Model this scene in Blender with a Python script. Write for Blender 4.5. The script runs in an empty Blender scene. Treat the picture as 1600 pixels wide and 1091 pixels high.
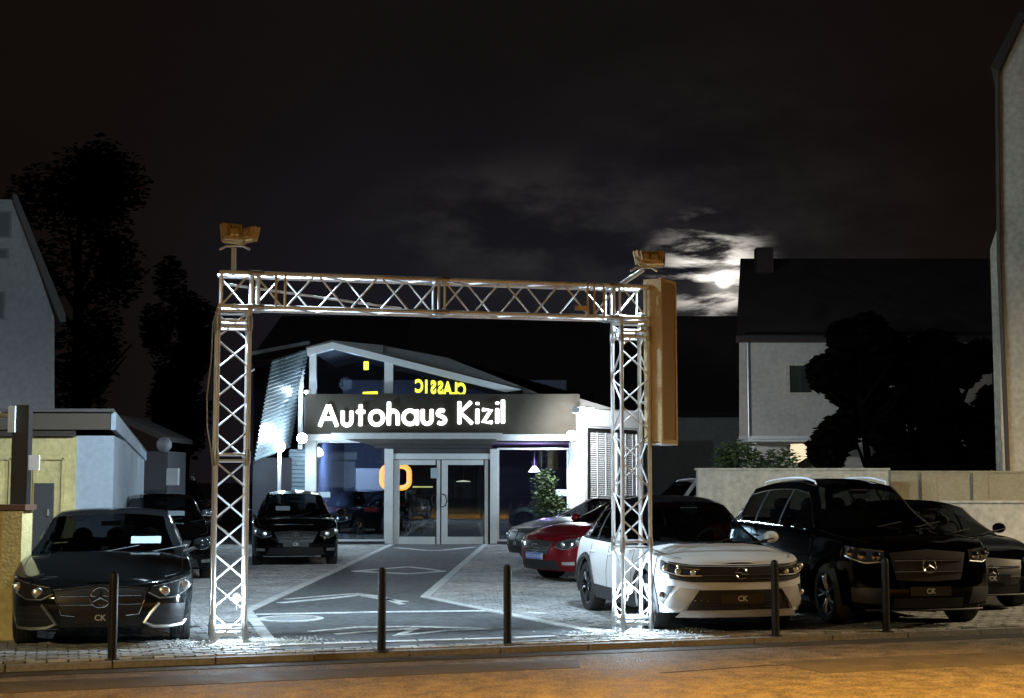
import bpy, math, random
import numpy as np
from mathutils import Vector, Matrix
random.seed(7)
R = math.radians
sc = bpy.context.scene
COL = sc.collection
# ------------------------------------------------------------------ camera
CAM_H = 1.8; F = 2250.0; YH = 748.0
PIT = math.atan((YH-545.5)/F)
cam = bpy.data.cameras.new('camera'); cam_o = bpy.data.objects.new('camera', cam); COL.objects.link(cam_o)
cam.lens = F/1600*36; cam.sensor_width = 36; cam.clip_start = .1; cam.clip_end = 4000
cam_o.location = (0, 0, CAM_H); cam_o.rotation_euler = (R(90)+PIT, 0, 0)
sc.camera = cam_o
def ray(px, py):
    zc = -(py-545.5)/F
    return Vector(((px-800)/F, math.cos(PIT)-zc*math.sin(PIT), zc*math.cos(PIT)+math.sin(PIT)))
def P(px, py, Y):                       # surveyed point at depth Y
    d = ray(px, py); return Vector((0, 0, CAM_H))+d*(Y/d.y)
def G(px, py, z=0.0):                   # surveyed point on the ground
    d = ray(px, py); return Vector((0, 0, CAM_H))+d*((z-CAM_H)/d.z)
# ------------------------------------------------------------------ world: night sky with clouds round the moon
MOON = ray(1131, 437).normalized()
w = bpy.data.worlds.new('World'); sc.world = w; w.use_nodes = True
nt = w.node_tree; nt.nodes.clear()
def N(t, **k):
    n = nt.nodes.new(t)
    for a, b in k.items(): setattr(n, a, b)
    return n
def L(a, b): nt.links.new(a, b)
def mth(op, a, b=None, clamp=False):
    n = N('ShaderNodeMath', operation=op); n.use_clamp = clamp
    for i, v in enumerate((a, b)):
        if v is None: continue
        if isinstance(v, (int, float)): n.inputs[i].default_value = v
        else: L(v, n.inputs[i])
    return n.outputs[0]
def rng(v, a, b, c=0., d=1., smooth=True):
    n = N('ShaderNodeMapRange'); n.interpolation_type = 'SMOOTHSTEP' if smooth else 'LINEAR'
    L(v, n.inputs[0])
    for i, q in enumerate((a, b, c, d)): n.inputs[1+i].default_value = q
    return n.outputs[0]
tc = N('ShaderNodeTexCoord')
nrm = N('ShaderNodeVectorMath', operation='NORMALIZE'); L(tc.outputs['Generated'], nrm.inputs[0])
dot = N('ShaderNodeVectorMath', operation='DOT_PRODUCT'); L(nrm.outputs[0], dot.inputs[0]); dot.inputs[1].default_value = MOON
ang = mth('ARCCOSINE', dot.outputs['Value'])
sub = N('ShaderNodeVectorMath', operation='SUBTRACT'); L(nrm.outputs[0], sub.inputs[0]); sub.inputs[1].default_value = MOON
mp = N('ShaderNodeMapping'); L(sub.outputs[0], mp.inputs[0]); mp.inputs['Scale'].default_value = (17, 17, 75); mp.inputs['Rotation'].default_value = (0, R(8), 0)
mp.inputs['Location'].default_value = (3.1, 0, 1.7)
no = N('ShaderNodeTexNoise'); L(mp.outputs[0], no.inputs['Vector']); no.inputs['Scale'].default_value = 1.0; no.inputs['Detail'].default_value = 7; no.inputs['Roughness'].default_value = .58; no.inputs['Distortion'].default_value = .25
mp2 = N('ShaderNodeMapping'); L(sub.outputs[0], mp2.inputs[0]); mp2.inputs['Scale'].default_value = (7, 7, 16)
no2 = N('ShaderNodeTexNoise'); L(mp2.outputs[0], no2.inputs['Vector']); no2.inputs['Scale'].default_value = 1.0; no2.inputs['Detail'].default_value = 6; no2.inputs['Roughness'].default_value = .6
sep = N('ShaderNodeSeparateXYZ'); L(sub.outputs[0], sep.inputs[0])
# elliptical distance to the bright cloud bank (left of and around the moon)
dx = mth('ADD', sep.outputs[0], .010); dz = mth('MULTIPLY', mth('ADD', sep.outputs[2], -.006), 1.15)
ell = mth('SQRT', mth('ADD', mth('MULTIPLY', dx, dx), mth('MULTIPLY', dz, dz)))
bank = rng(ell, .008, .054, 1., 0.)
streak = rng(no.outputs['Fac'], .45, .64)
near = mth('MULTIPLY', rng(ang, 0.0, .05, 1., .35), rng(ang, .10, .16, 1., 0.))
bright = mth('MULTIPLY', mth('MULTIPLY', bank, streak), mth('MULTIPLY', near, 1.75))
corona = mth('ADD', mth('MULTIPLY', mth('POWER', rng(ang, 0, .024, 1., 0.), 2.0), .5), mth('MULTIPLY', rng(ang, .002, .0075, 1., 0.), 2.2))
wide = mth('MULTIPLY', mth('POWER', rng(ang, .0, .22, 1., 0., False), 2.2), mth('MULTIPLY', rng(no2.outputs['Fac'], .36, .68), .018))
dx3 = mth('MULTIPLY', mth('ADD', sep.outputs[0], .135), .42); dz3 = mth('ADD', sep.outputs[2], -.040)
veil = mth('MULTIPLY', rng(mth('SQRT', mth('ADD', mth('MULTIPLY', dx3, dx3), mth('MULTIPLY', dz3, dz3))), .0, .058, 1., 0.), mth('MULTIPLY', rng(no2.outputs['Fac'], .38, .62), .026))
tot = mth('ADD', mth('ADD', bright, corona), mth('ADD', wide, mth('MULTIPLY', veil, rng(ang, .3, .5, 1., 0.))))
ccol = N('ShaderNodeMix', data_type='RGBA'); ccol.inputs[0].default_value = 0
ccol.inputs[6].default_value = (1.0, .93, .84, 1)
vs = N('ShaderNodeVectorMath', operation='SCALE'); L(ccol.outputs[2], vs.inputs[0]); L(tot, vs.inputs['Scale'])
sep2 = N('ShaderNodeSeparateXYZ'); L(nrm.outputs[0], sep2.inputs[0])
base = N('ShaderNodeMix', data_type='RGBA'); L(rng(sep2.outputs[2], .05, .30), base.inputs[0])
base.inputs[6].default_value = (.0100, .0102, .0145, 1); base.inputs[7].default_value = (.0062, .0048, .0050, 1)
base2 = N('ShaderNodeMix', data_type='RGBA'); L(rng(mth('ABSOLUTE', sep2.outputs[0]), .07, .30), base2.inputs[0]); L(base.outputs[2], base2.inputs[6])
base2.inputs[7].default_value = (.0060, .0040, .0034, 1)
vn = N('ShaderNodeVectorMath', operation='SCALE'); L(base2.outputs[2], vn.inputs[0]); L(rng(no2.outputs['Fac'], .25, .75, .92, 1.08), vn.inputs['Scale'])
add = N('ShaderNodeVectorMath', operation='ADD'); L(vs.outputs[0], add.inputs[0]); L(vn.outputs[0], add.inputs[1])
bg = N('ShaderNodeBackground'); L(add.outputs[0], bg.inputs[0]); bg.inputs[1].default_value = 1.0
wo = N('ShaderNodeOutputWorld'); L(bg.outputs[0], wo.inputs[0])
# moonlight: the one directional light, very weak
sun = bpy.data.lights.new('moonlight', 'SUN'); sun.energy = .012; sun.angle = R(.5); sun.color = (.85, .9, 1)
so = bpy.data.objects.new('moonlight', sun); COL.objects.link(so); so.rotation_euler = MOON.to_track_quat('Z', 'Y').to_euler()
sc.view_settings.view_transform = 'Standard'; sc.view_settings.look = 'None'
sc.view_settings.exposure = 0; sc.view_settings.gamma = 1; sc.view_settings.use_curve_mapping = False
sc.render.engine = 'CYCLES'; sc.cycles.use_denoising = True
try: sc.cycles.denoiser = 'OPENIMAGEDENOISE'
except Exception: pass
sc.cycles.sample_clamp_indirect = 4; sc.cycles.max_bounces = 7; sc.cycles.transparent_max_bounces = 12
sc.cycles.caustics_reflective = False; sc.cycles.caustics_refractive = False

LED = (.66, .85, 1.0); SODIUM = (1.0, .45, .05)
def lamp(kind, loc, power, color, parent=None, radius=.08, target=None, angle=120, blend=.5, name='lamp_light'):
    l = bpy.data.lights.new(name, kind); l.energy = power; l.color = color; l.shadow_soft_size = radius
    if kind == 'SPOT': l.spot_size = R(angle); l.spot_blend = blend
    o = bpy.data.objects.new(name, l); COL.objects.link(o); o.location = loc
    if target is not None: o.rotation_euler = (Vector(target)-Vector(loc)).to_track_quat('-Z', 'Y').to_euler()
    if parent is not None: o.parent = parent
    return o
# ------------------------------------------------------------------ materials
MATS = {}
def mat(name, color, rough=.6, metal=0., coat=0., noise=None, amount=.15, bump=0., bscale=None, emit=None, estr=1., spec=None, detail=4, stretch=None):
    if name in MATS: return MATS[name]
    m = bpy.data.materials.new(name); m.use_nodes = True; t = m.node_tree; b = t.nodes['Principled BSDF']
    b.inputs['Base Color'].default_value = (*color, 1); b.inputs['Roughness'].default_value = rough; b.inputs['Metallic'].default_value = metal
    b.inputs['Coat Weight'].default_value = coat; b.inputs['Coat Roughness'].default_value = .04
    if spec is not None: b.inputs['Specular IOR Level'].default_value = spec
    if emit: b.inputs['Emission Color'].default_value = (*emit, 1); b.inputs['Emission Strength'].default_value = estr
    if noise or bump:
        g = t.nodes.new('ShaderNodeNewGeometry'); src = g.outputs['Position']
        if stretch:
            q = t.nodes.new('ShaderNodeMapping'); q.inputs['Scale'].default_value = stretch; t.links.new(src, q.inputs[0]); src = q.outputs[0]
    if noise:
        n = t.nodes.new('ShaderNodeTexNoise'); n.inputs['Scale'].default_value = noise; n.inputs['Detail'].default_value = detail; n.inputs['Roughness'].default_value = .62
        t.links.new(src, n.inputs['Vector'])
        n3 = t.nodes.new('ShaderNodeTexNoise'); n3.inputs['Scale'].default_value = noise*9; n3.inputs['Detail'].default_value = 3
        t.links.new(src, n3.inputs['Vector'])
        av = t.nodes.new('ShaderNodeMath'); av.operation = 'ADD'; t.links.new(n.outputs['Fac'], av.inputs[0]); t.links.new(n3.outputs['Fac'], av.inputs[1])
        mr = t.nodes.new('ShaderNodeMapRange'); mr.inputs[1].default_value = .7; mr.inputs[2].default_value = 1.3
        mr.inputs[3].default_value = 1-amount; mr.inputs[4].default_value = 1+amount; t.links.new(av.outputs[0], mr.inputs[0])
        v = t.nodes.new('ShaderNodeVectorMath'); v.operation = 'SCALE'; v.inputs[0].default_value = color; t.links.new(mr.outputs[0], v.inputs['Scale'])
        t.links.new(v.outputs[0], b.inputs['Base Color'])
        mr2 = t.nodes.new('ShaderNodeMapRange'); mr2.inputs[1].default_value = .35; mr2.inputs[2].default_value = .65
        mr2.inputs[3].default_value = max(.02, rough*.85); mr2.inputs[4].default_value = min(1, rough*1.15); t.links.new(n.outputs['Fac'], mr2.inputs[0]); t.links.new(mr2.outputs[0], b.inputs['Roughness'])
    if bump:
        nb = t.nodes.new('ShaderNodeTexNoise'); nb.inputs['Scale'].default_value = bscale or 60; nb.inputs['Detail'].default_value = 3; t.links.new(src, nb.inputs['Vector'])
        bp = t.nodes.new('ShaderNodeBump'); bp.inputs['Strength'].default_value = bump; bp.inputs['Distance'].default_value = .02
        t.links.new(nb.outputs['Fac'], bp.inputs['Height']); t.links.new(bp.outputs[0], b.inputs['Normal'])
    MATS[name] = m; return m
def glass_mat(name, tint=(.9, .95, 1), refl=.1):
    if name in MATS: return MATS[name]
    m = bpy.data.materials.new(name); m.use_nodes = True; t = m.node_tree; t.nodes.clear()
    o = t.nodes.new('ShaderNodeOutputMaterial'); mx = t.nodes.new('ShaderNodeMixShader'); tr = t.nodes.new('ShaderNodeBsdfTransparent'); gl = t.nodes.new('ShaderNodeBsdfGlossy')
    tr.inputs[0].default_value = (*tint, 1); gl.inputs['Roughness'].default_value = .015; gl.inputs[0].default_value = (1, 1, 1, 1)
    fr = t.nodes.new('ShaderNodeFresnel'); fr.inputs[0].default_value = 1.5
    ge = t.nodes.new('ShaderNodeNewGeometry'); mi = t.nodes.new('ShaderNodeMapRange'); mi.inputs[3].default_value = 1.5; mi.inputs[4].default_value = 1/1.5; t.links.new(ge.outputs['Backfacing'], mi.inputs[0]); t.links.new(mi.outputs[0], fr.inputs[0])
    ad = t.nodes.new('ShaderNodeMath'); ad.operation = 'ADD'; ad.use_clamp = True; ad.inputs[1].default_value = refl; t.links.new(fr.outputs[0], ad.inputs[0])
    t.links.new(ad.outputs[0], mx.inputs[0]); t.links.new(tr.outputs[0], mx.inputs[1]); t.links.new(gl.outputs[0], mx.inputs[2]); t.links.new(mx.outputs[0], o.inputs[0])
    MATS[name] = m; return m
def emit_mat(name, color, s):
    if name in MATS: return MATS[name]
    return mat(name, (.8, .8, .8), .4, emit=color, estr=s)
M_asphalt = mat('asphalt', (.055, .055, .056), .82, noise=1.3, amount=.35, bump=.9, bscale=70)
M_road = mat('road_asphalt', (.115, .105, .094), .8, noise=5, amount=.85, bump=1.0, bscale=55, detail=10)
M_lot = mat('dark_joint_ground', (.035, .034, .032), .9, noise=2, amount=.35, bump=.8, bscale=40)
M_drive = mat('driveway_asphalt', (.105, .112, .118), .78, noise=.9, amount=.5, bump=.9, bscale=65)
M_paver = mat('paver_concrete', (.33, .335, .335), .8, noise=1.2, amount=.5, bump=.5, bscale=50)
M_kerb = mat('kerb_concrete', (.19, .185, .18), .85, noise=3, amount=.3, bump=.5, bscale=60)
M_edge = mat('edging_concrete', (.52, .54, .54), .8, noise=4, amount=.3, bump=.4, bscale=60)
M_seam = mat('sealed_seam', (.58, .61, .61), .7, noise=2.5, amount=.5)
M_alu = mat('aluminium', (.78, .80, .83), .45, metal=.25, noise=8, amount=.12)
M_lensd = mat('dim_headlamp_reflector', (.35, .36, .38), .12, metal=1.)
M_steel = mat('galvanised_steel', (.45, .46, .47), .45, metal=.8, noise=10, amount=.2)
M_blackm = mat('black_painted_metal', (.009, .0085, .008), .5, spec=.3)
M_black = mat('black_plastic', (.012, .012, .013), .5)
M_trim = mat('unpainted_trim', (.028, .028, .03), .6)
M_frame = mat('white_aluminium_frame', (.46, .48, .48), .4, noise=4, amount=.1)
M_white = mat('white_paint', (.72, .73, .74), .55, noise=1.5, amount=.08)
M_plast = mat('blue_tinted_render', (.40, .47, .54), .85, noise=1.2, amount=.12, bump=.3, bscale=40)  # cool cast of the floodlight tinted into the white plaster's colour
M_yellow = mat('yellow_render', (.62, .52, .24), .88, noise=1.5, amount=.2, bump=.4, bscale=35)
M_beige = mat('beige_render', (.50, .46, .37), .88, noise=1.0, amount=.3, bump=.4, bscale=30)
M_grey = mat('grey_render', (.48, .45, .41), .88, noise=.9, amount=.16, bump=.4, bscale=25)
M_house = mat('pale_grey_render', (.60, .61, .61), .88, noise=.7, amount=.14, bump=.3, bscale=25)
M_tile = mat('dark_roof_tile', (.045, .034, .030), .9, noise=1.5, amount=.3)
M_fascia = mat('brown_grey_fascia', (.040, .036, .029), .85, noise=.8, amount=.15, spec=.05)
M_sheet = mat('profiled_sheet_metal', (.20, .26, .30), .30, metal=.6, noise=1.5, amount=.12)
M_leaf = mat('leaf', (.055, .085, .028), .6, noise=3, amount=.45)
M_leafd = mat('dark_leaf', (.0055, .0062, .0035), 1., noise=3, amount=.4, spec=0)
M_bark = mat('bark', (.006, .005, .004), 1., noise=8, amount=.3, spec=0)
M_tyre = mat('tyre_rubber', (.018, .018, .018), .75, bump=.3, bscale=90)
M_rim = mat('alloy_rim', (.42, .43, .44), .3, metal=1.)
M_rimd = mat('dark_alloy_rim', (.10, .10, .105), .3, metal=.9)
M_chrome = mat('chrome', (.85, .86, .88), .12, metal=1.)
M_cglass = glass_mat('tinted_car_glass', (.20, .22, .23), .0)
M_inter = mat('car_interior_fabric', (.012, .012, .013), .8)
M_lens = mat('headlamp_reflector', (.80, .82, .84), .33, metal=1.)
M_lamph = mat('headlamp_housing', (.03, .032, .035), .08, coat=1.)
M_red = mat('tail_lamp_red', (.25, .008, .008), .12, coat=1.)
M_plate = mat('black_plate', (.012, .012, .013), .35)
M_ink = mat('silver_ink', (.50, .51, .52), .4)
M_paper = mat('paper', (.30, .37, .40), .7)
M_glass = glass_mat('window_glass', (.80, .86, .90), .07)
M_gold = mat('sodium_tinted_sheet', (.62, .47, .25), .55, noise=3, amount=.15)  # sodium light on the sheet is put into its ochre colour
M_gravel = mat('white_gravel', (.42, .43, .42), .85, noise=9, amount=.3)
# ------------------------------------------------------------------ mesh helper
class MB:
    def __init__(s): s.v = []; s.f = []
    def box(s, c, d, rz=0, rx=0, ry=0):
        b = len(s.v); m = Matrix.Rotation(rz, 3, 'Z') @ Matrix.Rotation(ry, 3, 'Y') @ Matrix.Rotation(rx, 3, 'X'); c = Vector(c)
        for x in (-.5, .5):
            for y in (-.5, .5):
                for z in (-.5, .5): s.v.append(tuple(c+m @ Vector((x*d[0], y*d[1], z*d[2]))))
        s.f += [tuple(b+i for i in q) for q in ((0, 1, 3, 2), (4, 6, 7, 5), (0, 4, 5, 1), (2, 3, 7, 6), (0, 2, 6, 4), (1, 5, 7, 3))]
        return s
    def prism(s, pts, z0, z1):
        b = len(s.v); n = len(pts)
        for z in (z0, z1):
            for p in pts: s.v.append((p[0], p[1], z))
        s.f.append(tuple(b+i for i in reversed(range(n)))); s.f.append(tuple(b+n+i for i in range(n)))
        for i in range(n): j = (i+1) % n; s.f.append((b+i, b+j, b+n+j, b+n+i))
        return s
    def slab(s, pts, thick):             # planar 3D polygon, thickness vector
        b = len(s.v); n = len(pts); t = Vector(thick)
        for p in pts: s.v.append(tuple(p))
        for p in pts: s.v.append(tuple(Vector(p)+t))
        s.f.append(tuple(b+i for i in range(n))); s.f.append(tuple(b+n+i for i in reversed(range(n))))
        for i in range(n): j = (i+1) % n; s.f.append((b+j, b+i, b+n+i, b+n+j))
        return s
    def tube(s, pts, r, n=8, flat=None):
        pts = [Vector(p) for p in pts]; b = len(s.v); k = len(pts); up = None
        for i, p in enumerate(pts):
            t = (pts[min(i+1, k-1)]-pts[max(i-1, 0)]).normalized()
            if up is None: up = t.cross(Vector((0, 0, 1)) if abs(t.z) < .9 else Vector((0, 1, 0))).normalized()
            else:
                up = (up-t*up.dot(t))
                up = up.normalized() if up.length > 1e-5 else t.orthogonal().normalized()
            o = t.cross(up); rr = r[i] if isinstance(r, (list, tuple)) else r
            for j in range(n):
                a = 2*math.pi*j/n; q = up*math.cos(a)*rr+o*math.sin(a)*rr
                if flat: q = Vector((q.x, q.y*flat, q.z))
                s.v.append(tuple(p+q))
        for i in range(k-1):
            for j in range(n):
                j2 = (j+1) % n; s.f.append((b+i*n+j, b+i*n+j2, b+(i+1)*n+j2, b+(i+1)*n+j))
        s.f.append(tuple(b+j for j in reversed(range(n)))); s.f.append(tuple(b+(k-1)*n+j for j in range(n)))
        return s
    def lathe(s, prof, c=(0, 0, 0), axis='Z', n=24, a0=0, a1=2*math.pi):
        b = len(s.v); k = len(prof); full = abs(a1-a0-2*math.pi) < 1e-6; m = n if full else n+1
        for j in range(m):
            a = a0+(a1-a0)*j/n; ca, sa = math.cos(a), math.sin(a)
            for (r, h) in prof:
                v = (r*ca, r*sa, h) if axis == 'Z' else (r*ca, h, r*sa)
                s.v.append((v[0]+c[0], v[1]+c[1], v[2]+c[2]))
        for j in range(n):
            j2 = (j+1) % m
            for i in range(k-1): s.f.append((b+j*k+i, b+j2*k+i, b+j2*k+i+1, b+j*k+i+1))
        return s
    def grid(s, rows, closed=False):
        b = len(s.v); k = len(rows[0])
        for r in rows:
            for p in r: s.v.append(tuple(p))
        for i in range(len(rows)-1):
            for j in range(k if closed else k-1):
                j2 = (j+1) % k; s.f.append((b+i*k+j, b+i*k+j2, b+(i+1)*k+j2, b+(i+1)*k+j))
        return s
    def ball(s, c, r, n=12, sx=1, sy=1, sz=1):
        b = len(s.v); m = n//2
        for i in range(m+1):
            t = math.pi*i/m
            for j in range(n):
                a = 2*math.pi*j/n; s.v.append((c[0]+r*sx*math.sin(t)*math.cos(a), c[1]+r*sy*math.sin(t)*math.sin(a), c[2]+r*sz*math.cos(t)))
        for i in range(m):
            for j in range(n):
                j2 = (j+1) % n; s.f.append((b+i*n+j, b+(i+1)*n+j, b+(i+1)*n+j2, b+i*n+j2))
        return s
    def mesh(s, name, m=None, smooth=False, ang=None):
        me = bpy.data.meshes.new(name); me.from_pydata(s.v, [], s.f); me.validate(); me.update()
        if m: me.materials.append(m)
        if smooth:
            me.shade_smooth()
            me.set_sharp_from_angle(angle=R(ang or 40))
        return me
    def obj(s, name, m=None, parent=None, smooth=False, ang=None, label=None, cat=None, group=None, kind=None):
        return link(name, s.mesh(name, m, smooth, ang), parent, label, cat, group, kind)
def link(name, me, parent=None, label=None, cat=None, group=None, kind=None, loc=None):
    o = bpy.data.objects.new(name, me); COL.objects.link(o)
    if loc is not None: o.location = loc
    if parent is not None: o.parent = parent
    return tag(o, label, cat, group, kind)
def tag(o, label=None, cat=None, group=None, kind=None):
    if label: o['label'] = label
    if cat: o['category'] = cat
    if group: o['group'] = group
    if kind: o['kind'] = kind
    return o
def empty(name, loc=(0, 0, 0), rz=0, label=None, cat=None, group=None):
    o = bpy.data.objects.new(name, None); COL.objects.link(o); o.location = loc; o.rotation_euler = (0, 0, rz); o.empty_display_size = .2
    return tag(o, label, cat, group)
def box(name, c, d, m, parent=None, rz=0, bev=0, **k):
    b = MB().box((0, 0, 0), d)
    o = b.obj(name, m, parent, **k); o.location = c; o.rotation_euler = (0, 0, rz)
    if bev:
        md = o.modifiers.new('edge', 'BEVEL'); md.width = bev; md.segments = 2
    return o
FONTMESH = {}
def text_mesh(txt, size, depth=.003, off=0.):
    key = (txt, size, depth, off)
    if key not in FONTMESH:
        cu = bpy.data.curves.new('t', 'FONT'); cu.body = txt; cu.size = size; cu.extrude = depth; cu.offset = off; cu.align_x = 'CENTER'; cu.align_y = 'CENTER'; cu.resolution_u = 3
        ob = bpy.data.objects.new('t', cu); COL.objects.link(ob)
        dg = bpy.context.evaluated_depsgraph_get(); me = bpy.data.meshes.new_from_object(ob.evaluated_get(dg)); me.name = 'lettering'
        bpy.data.objects.remove(ob); FONTMESH[key] = me
    return FONTMESH[key]
def text(name, txt, size, loc, rot, m, parent=None, depth=.003, off=0., scale=(1, 1, 1)):
    me = text_mesh(txt, size, depth, off).copy(); me.materials.clear(); me.materials.append(m)
    o = link(name, me, parent); o.location = loc; o.rotation_euler = rot; o.scale = scale; return o
# ------------------------------------------------------------------ car builder (x forward, y left, z up, origin on the ground under its middle)
def herm(tab, x):
    if x <= tab[0][0]: return tab[0][1]
    if x >= tab[-1][0]: return tab[-1][1]
    for i in range(len(tab)-1):
        x0, y0 = tab[i]; x1, y1 = tab[i+1]
        if x <= x1:
            def sl(k):
                if k <= 0 or k >= len(tab)-1: return (tab[min(k+1, len(tab)-1)][1]-tab[max(k-1, 0)][1])/(tab[min(k+1, len(tab)-1)][0]-tab[max(k-1, 0)][0])
                return (tab[k+1][1]-tab[k-1][1])/(tab[k+1][0]-tab[k-1][0])
            h = x1-x0; t = (x-x0)/h; m0, m1 = sl(i)*h, sl(i+1)*h
            return (2*t**3-3*t*t+1)*y0+(t**3-2*t*t+t)*m0+(-2*t**3+3*t*t)*y1+(t**3-t*t)*m1
def lin(tab, x):
    if x <= tab[0][0]: return tab[0][1]
    for i in range(len(tab)-1):
        if x <= tab[i+1][0]:
            return tab[i][1]+(tab[i+1][1]-tab[i][1])*(x-tab[i][0])/(tab[i+1][0]-tab[i][0])
    return tab[-1][1]
class Shape:
    def __init__(s, L, W, H, wb, fo, rw, zn, zc, zb, zd, a=.62, n=2.5, ar=.5, nr=3.0, ws=None, roof=None, rg=None, tumble=.17, sill=.20, nose_rake=.10, ra=None):
        s.L, s.W, s.H, s.rw, s.a, s.n, s.ar, s.nr, s.tumble, s.sill = L, W, H, rw, a, n, ar, nr, tumble, sill
        s.xa = L/2-fo; s.xr = s.xa-wb; s.Ra = ra or rw+.055
        s.ws, s.roof, s.rg = ws, roof, rg
        s.top = [(-L/2, zd-.06), (-L/2+.12, zd), (rg[1][0]+.0, zb), (0, zb-.03), (ws[0][0], zc), (ws[0][0]+.45, zc-.045), (L/2-.42, zn+.055), (L/2-.15, zn+.015), (L/2, zn-.03)]
        s.dfT = [(.15, .12), (.26, .05), (.42, 0), (.58, .012), (zn-.12, nose_rake*.35), (zn-.03, nose_rake*.8), (zn+.02, nose_rake*1.25), (zn+.3, nose_rake*2)]
        s.drT = [(.15, .10), (.28, .03), (.45, 0), (.65, .03), (zd-.1, .06), (zd, .10), (zd+.3, .2)]
        s.dsT = [(.15, .08), (.26, .035), (.42, .008), (.60, .0), (.72, .012), (.85, .035), (.95, .06), (1.15, .10)]
        pts = []
        for k in range(61):
            f = math.pi/2*k/60; pts.append((L/2-a+a*max(0, math.cos(f))**(2/n), W/2*math.sin(f)**(2/n)))
        for k in range(1, 40): pts.append((L/2-a+(-(L-a-ar))*k/40, W/2))
        for k in range(60, -1, -1):
            f = math.pi/2*k/60; pts.append((-(L/2-ar+ar*max(0, math.cos(f))**(2/nr)), W/2*math.sin(f)**(2/nr)))
        s.out = pts; s.q = [0]
        for i in range(1, len(pts)): s.q.append(s.q[-1]+math.hypot(pts[i][0]-pts[i-1][0], pts[i][1]-pts[i-1][1]))
        s.Q = s.q[-1]
    def wout(s, x):
        L = s.L
        if x > L/2-s.a: t = min(1, (x-(L/2-s.a))/s.a); return s.W/2*max(0, 1-t**s.n)**(1/s.n)
        if x < -(L/2-s.ar): t = min(1, (-x-(L/2-s.ar))/s.ar); return s.W/2*max(0, 1-t**s.nr)**(1/s.nr)
        return s.W/2
    def nrm(s, x, y):
        L = s.L
        if x > L/2-s.a: t = (x-(L/2-s.a))/s.a; nx = (t**(s.n-1))/s.a; ny = (max(1e-9, y/(s.W/2))**(s.n-1))/(s.W/2)
        elif x < -(L/2-s.ar): t = (-x-(L/2-s.ar))/s.ar; nx = -(t**(s.nr-1))/s.ar; ny = (max(1e-9, y/(s.W/2))**(s.nr-1))/(s.W/2)
        else: return 0., 1.
        h = math.hypot(nx, ny); return nx/h, ny/h
    def disp(s, x, y, z, off=0.):
        nx, ny = s.nrm(x, y); d = lin(s.dfT, z) if x > 0 else lin(s.drT, z)
        return (x-nx*abs(nx)*d+nx*off, max(0, y*(1-.02*(x/(s.L/2))**2)-ny*abs(ny)*lin(s.dsT, z)+ny*off), z)
    def at(s, q, z, off=0.):        # q metres round the outline from the nose centre; sign gives the side
        sg = -1 if q < 0 else 1; q = abs(q)
        q = min(q, s.Q-1e-6)
        import bisect
        i = min(len(s.q)-2, max(0, bisect.bisect_right(s.q, q)-1)); t = (q-s.q[i])/max(1e-9, s.q[i+1]-s.q[i])
        x = s.out[i][0]+(s.out[i+1][0]-s.out[i][0])*t; y = s.out[i][1]+(s.out[i+1][1]-s.out[i][1])*t
        p = s.disp(x, y, z, off); return Vector((p[0], sg*p[1], p[2]))
    def qx(s, x):                   # outline distance of a side station
        best = min(range(len(s.out)), key=lambda i: abs(s.out[i][0]-x)+(0 if s.out[i][1] > s.W/2*.6 else 9)); i = best
        return s.q[i]+(s.out[i][0]-x if abs(s.out[i][0]-x) < .3 else 0)
    def ztop(s, x): return herm(s.top, x)
def patch(S, name, m, parent, lower, upper, off=.004, nq=12, nz=4, depth=.03, mirror=True, label=None, smooth=True):
    """a panel lying on the body: lower/upper are (q, z) polylines"""
    outs = []
    for sg in ((1, -1) if mirror else (1,)):
        q0, q1 = lower[0][0], lower[-1][0]; u0, u1 = upper[0][0], upper[-1][0]; rows = []; back = []
        for i in range(nq+1):
            t = i/nq; ql = q0+(q1-q0)*t; qu = u0+(u1-u0)*t; zl = lin(lower, ql); zu = lin(upper, qu); r = []; bk = []
            for j in range(nz+1):
                v = j/nz; q = ql+(qu-ql)*v; z = zl+(zu-zl)*v
                r.append(S.at(sg*q, z, off)); bk.append(S.at(sg*q, z, off-depth))
            rows.append(r); back.append(bk)
        b = MB(); b.grid(rows)
        ring = [rows[i][0] for i in range(nq+1)]+[rows[nq][j] for j in range(1, nz+1)]+[rows[i][nz] for i in range(nq-1, -1, -1)]+[rows[0][j] for j in range(nz-1, 0, -1)]
        rb = [back[i][0] for i in range(nq+1)]+[back[nq][j] for j in range(1, nz+1)]+[back[i][nz] for i in range(nq-1, -1, -1)]+[back[0][j] for j in range(nz-1, 0, -1)]
        b.grid([ring, rb], closed=True)
        if sg < 0: b.f = [tuple(reversed(f)) for f in b.f]
        outs.append(b.obj(name, m, parent, smooth=smooth, ang=35, label=label))
    return outs
def sym(q, z): return [(-q, z), (q, z)]
WHEEL = {}
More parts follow.
